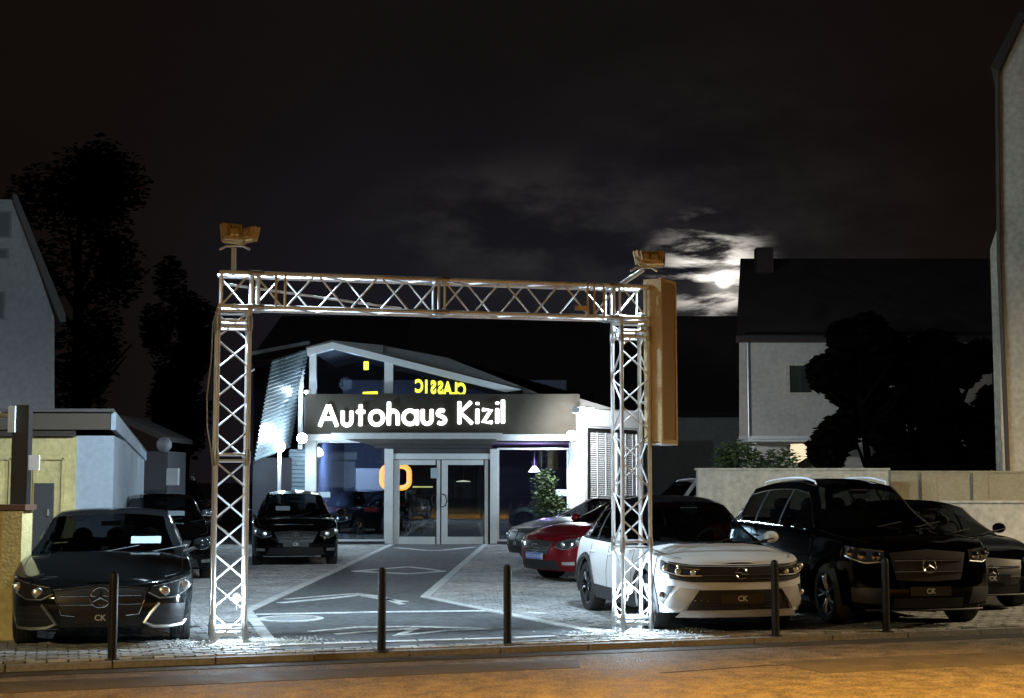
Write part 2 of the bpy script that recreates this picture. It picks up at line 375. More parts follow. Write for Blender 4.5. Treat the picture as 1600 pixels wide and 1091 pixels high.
def wheel_meshes(r, wd, style):
    k = (r, wd, style)
    if k in WHEEL: return WHEEL[k]
    h = wd/2; rr = r*.70
    t = MB().lathe([(rr-.01, -h*.8), (rr, -h*.95), (r*.86, -h), (r-.02, -h*.9), (r-.003, -h*.7), (r, 0), (r-.003, h*.7), (r-.02, h*.9), (r*.86, h), (rr, h*.95), (rr-.01, h*.8)], axis='Y', n=36)
    for g in (-.4, 0, .4): t.lathe([(r+.001, h*g-.006), (r+.004, h*g), (r+.001, h*g+.006)], axis='Y', n=36)
    b = MB().lathe([(rr, h*.80), (rr-.012, h*.86), (rr-.03, h*.78), (rr-.035, h*.3), (rr-.05, -h*.6), (.0, -h*.6)], axis='Y', n=36)
    hub = MB().lathe([(.0, h*.74), (.03, h*.74), (.045, h*.68), (.075, h*.6), (.08, h*.2)], axis='Y', n=20)
    ns = 5
    for i in range(ns):
        for da in ((-.17, .17) if style != 'plain' else (0,)):
            a = 2*math.pi*i/ns; a2 = a+da*1.15; w0 = .020 if style != 'plain' else .04
            p0 = Vector((math.cos(a+da*.35)*.06, h*.62, math.sin(a+da*.35)*.06)); p1 = Vector((math.cos(a2)*(rr-.02), h*.74, math.sin(a2)*(rr-.02)))
            hub.tube([p0, (p0+p1)/2+Vector((0, .012, 0)), p1], [w0*1.1, w0*.85, w0], n=6)
    WHEEL[k] = (t.mesh('tyre', M_tyre, True), b.mesh('rim_barrel', M_rimd, True), hub.mesh('spokes', M_rimd if style == 'dark' else M_rim, True))
    return WHEEL[k]
def emblem(kind, c, r, parent, rx):
    b = MB(); n = 28
    if kind == 'star':
        ring = [Vector((0, math.cos(2*math.pi*i/n)*r, math.sin(2*math.pi*i/n)*r)) for i in range(n+1)]; b.tube(ring, r*.09, 6)
        for k in range(3):
            a = math.pi/2+2*math.pi*k/3; b.tube([(0, 0, 0), (0, math.cos(a)*r, math.sin(a)*r)], [r*.16, r*.03], 6)
    elif kind == 'bolt':
        for a0 in (20, 200):
            b.tube([Vector((0, math.cos(R(a0+140*i/16))*r, math.sin(R(a0+140*i/16))*r)) for i in range(17)], r*.11, 6)
        b.tube([(0, -r*1.25, r*.12), (0, -.1*r, r*.16), (0, .1*r, -r*.16), (0, r*1.25, -r*.12)], r*.11, 6)
    elif kind == 'oval':
        b.tube([Vector((0, math.cos(2*math.pi*i/n)*r*1.3, math.sin(2*math.pi*i/n)*r*.7)) for i in range(n+1)], r*.12, 6)
        b.tube([(0, -r*.7, 0), (0, r*.7, 0)], r*.12, 6)
    o = b.obj('emblem', M_chrome, parent, smooth=True); o.location = c; o.rotation_euler = (0, rx, 0); return o
def make_car(S, paint, loc, rz, label, group=None, name='parked_car', roofm=None, glass=None, front='sedan', rim='alloy', plate='CK', emb='star', pillars=(-.1,), trim=None, cladding=False, rails=False, roofglass=False, sheet=None, windowline=False, detail=2):
    t = empty(name, loc, rz, label, 'car', group); L, W = S.L, S.W; glass = glass or M_cglass; roofm = roofm or paint
    # lower body shell
    xs = set(round(p[0], 4) for p in S.out[::4])
    for xw in (S.xa, S.xr):
        for k in range(0, 13): xs.add(round(xw+S.Ra*math.cos(math.pi*k/12), 4))
        xs.add(round(xw+S.Ra+.008, 4)); xs.add(round(xw-S.Ra-.008, 4))
    xs = sorted((x for x in xs if abs(x) < L/2-.0002), reverse=True)
    xs2 = [xs[0]]
    for x in xs[1:]:
        if xs2[-1]-x > .0025: xs2.append(x)
    xs = xs2
    T = [0, .06, .14, .24, .36, .48, .6, .7, .8, .87, .93, .97, 1.0]; cols = []
    for x in xs:
        y = S.wout(x); zt = S.ztop(x); zl = S.sill+.03*(abs(x)/(L/2))**4
        for xw in (S.xa, S.xr):
            if abs(x-xw) <= S.Ra+.0005: zl = max(zl, S.rw+math.sqrt(max(0, S.Ra**2-(x-xw)**2)))
        col = []
        for tt in T:
            z = zl+(zt-zl)*tt; p = S.disp(x, y, z)
            if tt > .9: k = (tt-.9)/.1; nx, ny = S.nrm(x, y); p = (p[0]-nx*.02*k*k, max(0, p[1]-ny*.02*k*k), p[2])
            col.append(p)
        p = col[0]; nx, ny = S.nrm(x, y); col.insert(0, (p[0]-nx*.04, max(0, p[1]-ny*.10), p[2]+.004)); cols.append(col)
    b = MB()
    b.grid([[Vector(p) for p in c] for c in cols])
    b.grid([[Vector((p[0], -p[1], p[2])) for p in c] for c in reversed(cols)])
    # nose and tail closing strips at centre
    for c, rv in ((cols[0], 1), (cols[-1], 0)):
        rr = [[Vector((p[0], -p[1], p[2])) for p in c], [Vector(p) for p in c]]
        b.grid(rr if rv else rr[::-1])
    K = 14; rows = []
    for x, c in zip(xs, cols):
        e = c[-1]; r = []
        hoodf = 1 if x > S.ws[0][0]-.1 else .5; cr = .045*hoodf*min(1, e[1]/.5)
        for i in range(K+1):
            v = 1-2*i/K; av = abs(v); z = e[2]+cr*(1-av**2.6)
            if x > S.ws[0][0]-.05: z += .010*max(0, 1-abs(av-.62)/.16)*min(1, e[1]/.5)
            r.append(Vector((e[0], v*e[1], z)))
        rows.append(r)
    b.grid(rows)
    b.obj('body', paint, t, smooth=True, ang=32)
    # underbody and wheel wells
    ub = MB(); ub.box((0, 0, S.sill+.16), (L-.9, W-.52, .30)); ub.box((0, 0, S.sill+.10), ((S.xa-S.xr)-2*S.Ra-.02, W-.16, .14)); ub.obj('underbody', M_black, t)
    for xw in (S.xa, S.xr):
        for sg in (1, -1):
            wl = MB()
            y0, y1 = sg*(W/2-.05), sg*(W/2-.34); r = S.Ra-.006; n = 14
            rowa = [Vector((xw+r*math.cos(math.pi*k/n), y0, S.rw+r*math.sin(math.pi*k/n))) for k in range(n+1)]
            rowb = [Vector((p.x, y1, p.z)) for p in rowa]; wl.grid([rowa, rowb])
            bi = len(wl.v); wl.v += [tuple(p) for p in rowb]+[(xw+r, y1, .2), (xw-r, y1, .2)]; wl.f.append(tuple(range(bi, bi+n+1))+(bi+n+2, bi+n+1)); wl.obj('wheel_well', M_black, t)
    # greenhouse
    def seg(p0, p1, n, bulge=0.):
        out = []
        for i in range(n):
            k = i/n; x = p0[0]+(p1[0]-p0[0])*k; z = p0[1]+(p1[1]-p0[1])*k+bulge*4*k*(1-k); out.append((x, z))
        return out
    w0, w1 = S.ws; r0, r1 = S.rg; hw = math.hypot(w0[0]-w1[0], w0[1]-w1[1])
    prof = [(p, 'w') for p in seg(w0, w1, 8, .02)]
    rpts = [(w1[0], w1[1])]+list(S.roof)+[(r0[0], r0[1])]; rt = sorted(rpts)
    rx = sorted(set([w1[0]-(w1[0]-r0[0])*k/16 for k in range(17)]+[p+d for p in pillars for d in (-.035, .035)]), reverse=True)
    prof += [((x, herm(rt, x)), 'r') for x in rx if r0[0] < x <= w1[0]]
    prof += [(p, 'b') for p in seg(r0, r1, 8, .015)]+[((r1[0], r1[1]), 'e')]
    FR = [1., .90, .885, .6, .3, .06, 0.]
    secs = []
    for (x, z), kind in prof:
        zb = min(S.ztop(x)-.012, z); wb_ = S.disp(x, S.wout(x), S.ztop(x))[1]-.035; h = z-zb; kh = min(1, h/.3)
        cf = max(-1, min(1, x/(L*.22))); wr = wb_-S.tumble*min(1, h/.42)**1.0*(h/.45 if h > .42 else 1)
        wr = max(wr, .3)
        half = []
        for v in (0, .3, .55, .75, .88, .96):
            xx = x-.13*cf*v*v*kh**.5+.03*cf; half.append(Vector((xx, v*wr, z-.055*v**3*kh)))
        side = []
        for f in FR:
            zz = zb+(z-.085*kh-zb)*f; yy = wb_+(wr-wb_)*f**1.2+(.012*kh*math.sin(math.pi*f)); side.append(Vector((x-.10*cf*kh**.5+.03*cf*0, yy, zz)))
        secs.append((kind, x, half, side))
    parts = {'roof': MB(), 'windscreen': MB(), 'rear_window': MB()}; sidew = {}; pil = {}
    def mir(q): return [Vector((p.x, -p.y, p.z)) for p in q]
    for i in range(len(secs)-1):
        (k0, x0, h0, s0), (k1, x1, h1, s1) = secs[i], secs[i+1]; xm = (x0+x1)/2
        for sg in (1, -1):
            A0, A1 = (h0, h1) if sg > 0 else (mir(h0), mir(h1)); B0, B1 = (s0, s1) if sg > 0 else (mir(s0), mir(s1))
            def quad(mb, a, c, d, e):
                bi = len(mb.v); mb.v += [tuple(a), tuple(c), tuple(d), tuple(e)]; q = (bi, bi+1, bi+2, bi+3); mb.f.append(q if sg > 0 else q[::-1])
            for j in range(5):
                dst = 'roof'
                if k0 == 'w' and j < 4: dst = 'windscreen'
                if k0 == 'b' and j < 4 and i < len(secs)-2: dst = 'rear_window'
                quad(parts[dst], A0[j], A1[j], A1[j+1], A0[j+1])
            quad(parts['roof'], A0[5], A1[5], B1[0], B0[0])
            for j in range(len(FR)-1):
                g = False
                if 2 <= j <= 4 and not (k0 == 'w' and i < 1) and (k0 != 'b' or (i-[s_[0] for s_ in secs].index('b')) < 4): g = True
                if g:
                    pi_ = [p for p in pillars if abs(xm-p) <= .036]
                    if pi_: quad(pil.setdefault((sg, pi_[0]), MB()), B0[j], B1[j], B1[j+1], B0[j+1])
                    else:
                        key = (sg, sum(1 for p in pillars if xm < p)); quad(sidew.setdefault(key, MB()), B0[j], B1[j], B1[j+1], B0[j+1])
                else: quad(parts['roof'], B0[j], B1[j], B1[j+1], B0[j+1])
    def weld(mb):
        idx = {}; nv = []; mp_ = []
        for v in mb.v:
            k = (round(v[0], 4), round(v[1], 4), round(v[2], 4))
            if k not in idx: idx[k] = len(nv); nv.append(v)
            mp_.append(idx[k])
        nf = []
        for f in mb.f:
            g = []
            for i in f:
                j = mp_[i]
                if j not in g: g.append(j)
            if len(g) > 2: nf.append(tuple(g))
        mb.v, mb.f = nv, nf; return mb
    weld(parts['roof']).obj('roof', roofm, t, smooth=True, ang=50)
    wsc = weld(parts['windscreen']).obj('windscreen', glass, t, smooth=True, ang=60)
    weld(parts['rear_window']).obj('rear_window', M_cglass, t, smooth=True, ang=60)
    for k, mb in pil.items(): weld(mb).obj('door_pillar', M_black, t, smooth=True, ang=60)
    for k, mb in sidew.items(): weld(mb).obj('side_window', M_cglass, t, smooth=True, ang=60)
    kinds = [s_[0] for s_ in secs]; ib = kinds.index('b')
    if windowline or detail > 1:
        for sg in (1, -1):
            up = [Vector((s_[3][1].x, sg*(s_[3][1].y+.006), s_[3][1].z)) for s_ in secs[1:ib+5]]
            dn = [Vector((s_[3][5].x, sg*(s_[3][5].y+.006), s_[3][5].z)) for s_ in secs[1:ib+5]]
            MB().tube(up+dn[::-1], .009 if windowline else .006, 6).obj('window_trim', M_chrome if windowline else M_black, t, smooth=True)
    # cabin
    sx = w1[0]-.62
    for x in (sx, sx-.88):
        for y in ((.37, -.37) if x == sx else (.42, 0, -.42)):
            zt_ = H_ = S.H-.48; seat = MB().box((x, y, zt_-.22), (.12, .46 if x == sx else .36, .52), 0, 0, -.16).ball((x-.06, y, S.H-.37), 1, 10, .055, .13, .10)
            so_ = seat.obj('seat', M_inter, t, smooth=True, ang=50)
    a_ = R(65); stw = MB().tube([Vector((sx+.52+.19*math.sin(2*math.pi*k/20)*math.cos(a_), .37+.19*math.cos(2*math.pi*k/20), S.ztop(sx+.5)+.03+.19*math.sin(2*math.pi*k/20)*math.sin(a_))) for k in range(21)], .014, 6); stw.obj('steering_wheel', M_inter, t, smooth=True)
    MB().box((w1[0]+.12, 0, S.H-.17), (.03, .22, .06)).obj('rear_view_mirror', M_black, t)
    # wheels
    tm, bm_, hm = wheel_meshes(S.rw, .22, rim)
    for xw in (S.xa, S.xr):
        for sg in (1, -1):
            wh = link('wheel', tm, t); wh.location = (xw, sg*(W/2-.135), S.rw)
            if sg < 0: wh.rotation_euler = (0, 0, math.pi)
            link('rim', bm_, wh); link('spokes', hm, wh)
    if cladding:
        for xw in (S.xa, S.xr):
            for sg in (1, -1):
                rows = []
                for k in range(17):
                    a = R(-14)+(math.pi+R(28))*k/16; r = []
                    for rr, of in ((S.Ra-.02, .0), (S.Ra-.01, .020), (S.Ra+.045, .018), (S.Ra+.055, .002)):
                        x = xw+rr*math.cos(a); z = max(S.sill, S.rw+rr*math.sin(a)); x = max(-L/2+.06, min(L/2-.06, x)); q = S.disp(x, S.wout(x), z, of); r.append(Vector((q[0], sg*q[1], q[2])))
                    rows.append(r)
                MB().grid(rows).obj('arch_trim', M_trim, t, smooth=True)
    for sg in (1, -1):       # sill, doors, handles, mirrors
        qa, qb = S.qx(S.xa-S.Ra-.06), S.qx(S.xr+S.Ra+.06)
        patch(S, 'side_sill', M_trim if cladding else M_black, t, [(qa*1, S.sill-.015), (qb, S.sill-.015)], [(qa, S.sill+(.16 if cladding else .05)), (qb, S.sill+(.16 if cladding else .05))], .012, 10, 2, mirror=False) if sg > 0 else None
        if sg < 0:
            o = patch(S, 'side_sill', M_trim if cladding else M_black, t, [(-qa, S.sill-.015), (-qb, S.sill-.015)][::-1], [(-qa, S.sill+(.16 if cladding else .05)), (-qb, S.sill+(.16 if cladding else .05))][::-1], .012, 10, 2, mirror=False)
        zb = S.ztop(0)
        for x in (S.xa-S.Ra-.10, pillars[0]+.02, S.xr+S.Ra*.55 if len(pillars) < 3 else S.xr+.3):
            q = S.qx(x)*sg
            zl = S.sill+.17
            if abs(x-S.xr) < S.Ra: zl = S.rw+math.sqrt(S.Ra**2-(x-S.xr)**2)+.05
            pts = [S.at(q, zl+(zb-.03-zl)*k/8, .0015) for k in range(9)]; MB().tube(pts, .0035, 5).obj('door_seam', M_black, t)
        for x in (pillars[0]+.16, pillars[0]-.72):
            p = S.at(S.qx(x)*sg, zb-.13, .022); MB().tube([p+Vector((-.10, -sg*.015, 0)), p+Vector((-.08, 0, 0)), p+Vector((.08, 0, 0)), p+Vector((.10, -sg*.015, 0))], .013, 8).obj('door_handle', M_chrome if windowline else paint, t, smooth=True)
        xm = S.ws[0][0]-.38; base = Vector((xm, sg*(W/2-.06), S.ztop(xm)+.03)); c = base+Vector((.0, sg*.16, .07))
        mm = MB(); mm.ball(c, .5, 16, .17, .20, .15); mr = mm.obj('side_mirror', paint, t, smooth=True)
        MB().tube([base+Vector((.02, -sg*.04, -.02)), c+Vector((.02, -sg*.06, -.04))], [.03, .02], 8).obj('mirror_arm', M_black, mr, smooth=True)
    if rails:
        for sg in (1, -1):
            rr = [(s_[1], s_[2][4]) for s_ in secs if s_[0] in 'r']; pts = [Vector((p.x, sg*(p.y), p.z+.045)) for _, p in rr[1:-1]]
            pts = [pts[0]-Vector((-.05, 0, .05))]+pts+[pts[-1]-Vector((.05, 0, .05))]; MB().tube(pts, .014, 8).obj('roof_rail', M_alu, t, smooth=True)
    # rear lamps and plate
    Q = S.Q; zd = S.top[1][1]
    patch(S, 'tail_light', M_red, t, [(Q-W*.52-.05, zd-.27), (Q-.45, zd-.24)], [(Q-W*.52-.08, zd-.10), (Q-.42, zd-.12)], .01, 8, 3)
    # bonnet seam and front end
    zn = S.top[-2][1]
    fr = FRONTS[front](S, t, paint, zn)
    ez, er = fr.get('emb', (zn-.15, .06)); p = S.at(0, ez, .016+fr.get('eo', 0)); emblem(emb, p, er, t, fr.get('erx', -.12))
    pz = fr.get('plate', .45)
    if plate:
        p = S.at(0, pz, .022); pl = MB().box((0, 0, 0), (.012, .52, .11)).obj('number_plate', M_plate if plate == 'CK' else M_paper, t); pl.location = p
        if plate == 'CK': text('plate_lettering', 'CK', .085, (.007, 0, 0), (R(90), 0, R(90)), M_ink, pl, .0015, .002)
        else:
            mblue = mat('plate_blue', (.02, .04, .35), .4)
            MB().box((.0075, 0, .038), (.003, .50, .018)).box((.0075, 0, -.038), (.003, .50, .018)).box((.0075, -.10, 0), (.003, .24, .014)).obj('plate_print', mblue, pl)
            MB().tube([(.009, .20, -.02), (.009, .16, .02), (.009, .12, -.015), (.009, .08, .02), (.009, .05, -.01)], .004, 5).obj('plate_print', mblue, pl)
    if sheet:        # price sheet behind the windscreen
        y, k, wd = sheet; a = Vector((w0[0], 0, w0[1])); d = Vector((w1[0]-w0[0], 0, w1[1]-w0[1])).normalized(); nrmv = Vector((-d.z, 0, d.x)); nrmv = nrmv if nrmv.z > 0 else -nrmv
        cpos = a+d*k+nrmv*.028+Vector((-.13*(y/.7)**2*.6+.03, y, -.01)); o = MB().box((0, 0, 0), (.15, wd, .003)).obj('price_sheet', M_paper, t); o.location = cpos; o.rotation_euler = (0, -math.atan2(d.z, d.x)+math.pi, 0)
    for y in (-.15, .4):  # wipers
        a = Vector((w0[0]+.05, y, w0[1]+.015)); MB().tube([a, a+Vector((-.10, .5, .085))], .008, 5).obj('wiper', M_black, t)
    return t
def slats(S, parent, q, z0, z1, n, m, off, th=.010):
    for i in range(n):
        z = z0+(z1-z0)*(i+.5)/n; MB().tube([S.at(-q+2*q*k/12, z, off) for k in range(13)], th, 5).obj('slat', m, parent, smooth=True)
def headlamp(S, t, lower, upper, n=2, off=.006, lens=None):
    lens = lens or M_lens
    for hb in patch(S, 'headlight', M_lamph, t, lower, upper, off, 14, 4):
        sg = 1 if sum(v.co.y for v in hb.data.vertices) > 0 else -1
        qa, qb = lower[0][0], lower[-1][0]
        for k in range(n):
            f = (k+.6)/(n+.2); q = qa+(qb-qa)*f; z = (lin(lower, q)+lin(upper, q))/2; h = (lin(upper, q)-lin(lower, q))/2; c = S.at(sg*q, z, off+.004)
            MB().ball(c, 1, 12, .02, h*.72, h*.66).obj('lamp_lens', lens, hb, smooth=True)
        pts = [S.at(sg*(qa+(qb-qa)*i/10), lin(lower, qa+(qb-qa)*i/10)+.018, off+.004) for i in range(11)]; MB().tube(pts, .007, 5).obj('light_strip', M_lens, hb, smooth=True)
        pts = [S.at(sg*(upper[0][0]+(upper[-1][0]-upper[0][0])*i/10), lin(upper, upper[0][0]+(upper[-1][0]-upper[0][0])*i/10)-.012, off+.003) for i in range(11)]; MB().tube(pts, .005, 5).obj('light_strip', M_chrome, hb, smooth=True)
def hoodseam(S, t, zn, w=.60):
    for sg in (1, -1):
        pts = []
        for k in range(12):
            x = S.ws[0][0]+.02+(S.L/2-.22-S.ws[0][0])*k/11; y = sg*(S.disp(x, S.wout(x), S.ztop(x))[1]-.07-.05*(k/11)**3); pts.append(Vector((x, y, S.ztop(x)+.008)))
        MB().tube(pts, .004, 5).obj('bonnet_seam', M_black, t)
def front_sedan(S, t, paint, zn):
    W = S.W; hoodseam(S, t, zn)
    g = patch(S, 'grille', M_black, t, [(-.40, zn-.36), (0, zn-.40), (.40, zn-.36)], [(-.50, zn-.10), (0, zn-.05), (.50, zn-.10)], .010, 16, 4, mirror=False)[0]
    slats(S, g, .42, zn-.30, zn-.12, 2, M_chrome, .014, .006)
    edge = [S.at(-.50+1.0*k/16, lin([(-.5, zn-.10), (0, zn-.05), (.5, zn-.10)], -.5+k/16), .012) for k in range(17)]+[S.at(.5-.1*k/3, zn-.10-.26*k/3, .012) for k in range(1, 4)]+[S.at(.40-.80*k/12, zn-.36-.04*(1-abs(k-6)/6), .012) for k in range(1, 13)]+[S.at(-.40-.1*k/3, zn-.36+.26*k/3, .012) for k in range(1, 4)]
    MB().tube(edge, .008, 6).obj('grille_rim', M_chrome, g, smooth=True)
    headlamp(S, t, [(.50, zn-.16), (.62, zn-.22), (.80, zn-.22), (1.12, zn-.10)], [(.54, zn-.07), (.75, zn-.035), (.95, zn-.0), (1.20, zn+.035)], 2)
    ins = patch(S, 'bumper_intake', M_black, t, [(.46, .27), (.60, .235), (.98, .25)], [(.56, .45), (.75, .47), (.98, .455)], .006, 10, 3)
    for o in ins:
        sg = 1 if sum(v.co.y for v in o.data.vertices) > 0 else -1
        MB().tube([S.at(sg*q, z, .012) for q, z in ((.62, .48), (.53, .38), (.46, .28), (.56, .235), (.75, .225), (.96, .235), (1.02, .28))], [.014, .018, .02, .020, .018, .018, .012], 6).obj('intake_trim', M_lens, o, smooth=True)
        for z in (.32, .39): MB().tube([S.at(sg*q, z, .008) for q in (.55, .7, .85, .97)], .005, 5).obj('slat', M_trim, o)
    patch(S, 'lower_grille', M_black, t, sym(.42, .24), [(-.40, .36), (.40, .36)], .006, 10, 3, mirror=False)
    return {'emb': (zn-.18, .105), 'plate': .34}
def front_hatch(S, t, paint, zn):
    hoodseam(S, t, zn)
    g = patch(S, 'grille', M_black, t, [(-.34, zn-.30), (.34, zn-.30)], [(-.46, zn-.08), (0, zn-.05), (.46, zn-.08)], .010, 14, 4, mirror=False)[0]
    slats(S, g, .38, zn-.26, zn-.10, 2, M_chrome, .016, .008)
    headlamp(S, t, [(.50, zn-.17), (.70, zn-.22), (1.08, zn-.10)], [(.52, zn-.07), (.75, zn-.02), (1.12, zn+.03)], 2)
    patch(S, 'lower_grille', M_black, t, sym(.62, .25), [(-.55, .40), (.55, .40)], .006, 12, 3, mirror=False)
    patch(S, 'fog_light', M_lens, t, [(.66, .33), (.90, .33)], [(.66, .38), (.90, .39)], .010, 5, 2)
    return {'emb': (zn-.18, .10), 'plate': .47}
def front_crossover(S, t, paint, zn):
    hoodseam(S, t, zn)
    g = patch(S, 'grille_band', M_black, t, [(-.86, zn-.21), (-.6, zn-.245), (0, zn-.25), (.6, zn-.245), (.86, zn-.21)], [(-.93, zn-.03), (-.6, zn-.065), (0, zn-.075), (.6, zn-.065), (.93, zn-.03)], .008, 26, 4, mirror=False)[0]
    slats(S, g, .55, zn-.235, zn-.15, 2, M_trim, .012, .008)
    MB().tube([S.at(-.90+1.8*k/24, lin([(-.9, zn-.018), (-.6, zn-.052), (0, zn-.062), (.6, zn-.052), (.9, zn-.018)], -.9+1.8*k/24), .010) for k in range(25)], .007, 6).obj('grille_rim', M_chrome, g, smooth=True)
    headlamp(S, t, [(.48, zn-.19), (.70, zn-.19), (1.02, zn-.13)], [(.50, zn-.09), (.70, zn-.075), (1.06, zn+.0)], 3, .014)
    lg = patch(S, 'lower_grille', M_black, t, [(-.66, .30), (.66, .30)], [(-.52, .53), (.52, .53)], .006, 16, 3, mirror=False)[0]
    slats(S, lg, .50, .32, .42, 3, M_trim, .008, .006)
    for o in patch(S, 'corner_intake', M_black, t, [(.98, .36), (1.10, .42)], [(.80, .575), (1.02, .57)], .006, 6, 3):
        sg = 1 if sum(v.co.y for v in o.data.vertices) > 0 else -1
        MB().ball(S.at(sg*.98, .47, .014), 1, 12, .012, .035, .035).obj('fog_light', M_lens, o, smooth=True)
    ms = mat('silver_skid_paint', (.55, .54, .52), .35, metal=.5)
    patch(S, 'skid_wing', ms, t, [(.68, .31), (.95, .34)], [(.50, .545), (.74, .56)], .022, 8, 4)
    patch(S, 'skid_plate', ms, t, [(-.80, .215), (.80, .215)], [(-.70, .295), (.70, .295)], .016, 18, 3, mirror=False)
    patch(S, 'plate_holder', M_plate, t, sym(.28, .345), sym(.28, .50), .016, 6, 2, mirror=False)
    return {'emb': (zn-.145, .065), 'plate': .43}
def front_suv(S, t, paint, zn):
    hoodseam(S, t, zn)
    g = patch(S, 'grille', M_black, t, [(-.42, zn-.42), (0, zn-.44), (.42, zn-.42)], [(-.50, zn-.10), (0, zn-.06), (.50, zn-.10)], .012, 16, 4, mirror=False)[0]
    slats(S, g, .44, zn-.38, zn-.12, 2, M_chrome, .020, .012)
    headlamp(S, t, [(.56, zn-.22), (.80, zn-.24), (1.10, zn-.16)], [(.56, zn-.07), (.80, zn-.05), (1.14, zn-.02)], 3, lens=M_lensd)
    patch(S, 'bumper_intake', M_black, t, [(.55, .30), (.98, .33)], [(.60, .50), (.98, .50)], .006, 8, 3)
    patch(S, 'lower_grille', M_black, t, sym(.46, .26), sym(.46, .38), .006, 10, 3, mirror=False)
    MB().tube([S.at(-.8+1.6*k/16, .235, .014) for k in range(17)], .014, 6).obj('skid_trim', M_trim, t, smooth=True)
    return {'emb': (zn-.25, .085), 'plate': .46}
def front_twin(S, t, paint, zn):
    hoodseam(S, t, zn)
    for o in patch(S, 'grille', M_black, t, [(.03, zn-.26), (.34, zn-.26)], [(.03, zn-.07), (.36, zn-.07)], .012, 8, 3): slats_n = 0
    headlamp(S, t, [(.44, zn-.18), (.70, zn-.21), (1.04, zn-.13)], [(.46, zn-.07), (.72, zn-.045), (1.10, zn+.0)], 2)
    patch(S, 'lower_grille', M_black, t, sym(.58, .25), sym(.62, .42), .006, 12, 3, mirror=False)
    patch(S, 'bumper_intake', M_black, t, [(.70, .27), (.98, .30)], [(.72, .44), (.98, .46)], .006, 6, 3)
    return {'emb': (zn-.02, .04), 'plate': .44}
FRONTS = dict(sedan=front_sedan, hatch=front_hatch, crossover=front_crossover, suv=front_suv, twin=front_twin)
def S_sedan(H=1.44, L=4.7, W=1.83): return Shape(L, W, H, 2.84, .84, .335, .72, .93, .95, .98, ws=((.98, .93), (.22, H-.06)), roof=[(-.25, H), (-.75, H-.015)], rg=((-1.12, H-.07), (-1.78, .97)), nose_rake=.10)
def S_hatch(H=1.5, L=4.35, W=1.80): return Shape(L, W, H, 2.70, .86, .335, .78, .98, 1.0, 1.0, ws=((.98, .98), (.30, H-.06)), roof=[(-.25, H), (-.95, H-.02)], rg=((-1.55, H-.09), (-1.98, 1.0)), nose_rake=.12)
def S_cross(H=1.60, L=4.25, W=1.80): return Shape(L, W, H, 2.60, .86, .340, .85, .965, .99, .99, ws=((1.02, .965), (.26, H-.07)), roof=[(-.25, H), (-1.0, H-.02)], rg=((-1.50, H-.10), (-1.92, 1.0)), nose_rake=.05, n=3.0, a=.55, sill=.25, ra=.41, tumble=.20)
def S_suv(H=1.78, L=4.95, W=1.97): return Shape(L, W, H, 2.97, .88, .375, 1.0, 1.14, 1.17, 1.15, ws=((1.08, 1.14), (.42, H-.06)), roof=[(-.2, H), (-1.2, H-.02)], rg=((-1.88, H-.10), (-2.28, 1.15)), nose_rake=.07, n=2.8, a=.58, sill=.26, ra=.44, tumble=.20)
# ------------------------------------------------------------------ ground
KA, KB = G(175, 1032), G(1212, 994)                 # kerb line, lot side
U = (KB-KA).normalized(); V = Vector((-U.y, U.x, 0)); ANG = math.atan2(U.y, U.x)
O0 = KA.copy()
def lot(u, v, z=0.): return O0+U*u+V*v+Vector((0, 0, z))
def inv(p): d = p-O0; return d.dot(U), d.dot(V)
road = MB().prism([(-300, -60), (300, -60), (300, 600), (-300, 600)], -1.0, -.06).obj('road', M_road, kind='structure')
base = MB().prism([tuple(lot(-60, 0).xy), tuple(lot(60, 0).xy), tuple(lot(90, 90).xy), tuple(lot(-60, 90).xy)], -.5, 0).obj('parking_ground', M_lot, kind='structure')
base.data.materials[0] = M_lot
# kerb
kerb = MB().prism([tuple(lot(-60, -.16).xy), tuple(lot(-12, -.16).xy), tuple(lot(-12, -.01).xy), tuple(lot(-60, -.01).xy)], -.2, .02)
kerb.prism([tuple(lot(24, -.16).xy), tuple(lot(60, -.16).xy), tuple(lot(60, -.01).xy), tuple(lot(24, -.01).xy)], -.2, .02)
kerb = kerb.obj('kerb', M_kerb, kind='structure')
ks = MB().box((0, 0, 0), (.985, .13, .12)).mesh('kerb_stone', M_kerb)
for i in range(36):
    c = lot(-11.5+i, -.085+random.uniform(-.004, .004), -.055+random.uniform(-.003, .003)); o = link('kerb_stone', ks, kerb); o.location = c; o.rotation_euler = (0, 0, ANG+random.uniform(-.004, .004))
gut = MB().prism([tuple(lot(-60, -.50).xy), tuple(lot(60, -.50).xy), tuple(lot(60, -.165).xy), tuple(lot(-60, -.165).xy)], -.12, -.054).obj('gutter', mat('shaded_gutter_asphalt', (.035, .033, .03), .8, noise=3, amount=.3, bump=.5), kind='structure')  # gutter strip; shadow band below the kerb put into its dark colour
# road repair patches
for i, (u0, v0, u1, v1, c) in enumerate(((-2, -1.6, 4.4, -.9, .045), (6.5, -2.6, 12, -1.7, .07), (-7, -2.7, -1.0, -2.1, .05))):
    MB().prism([tuple(lot(a, b).xy) for a, b in ((u0, v0), (u1, v0+.1), (u1+.2, v1), (u0-.1, v1+.05))], -.12, -.056).obj('road_patch', mat('patch_asphalt_%s' % 'abc'[i], (c, c*.95, c*.9), .75, noise=4, amount=.35, bump=.6), road)
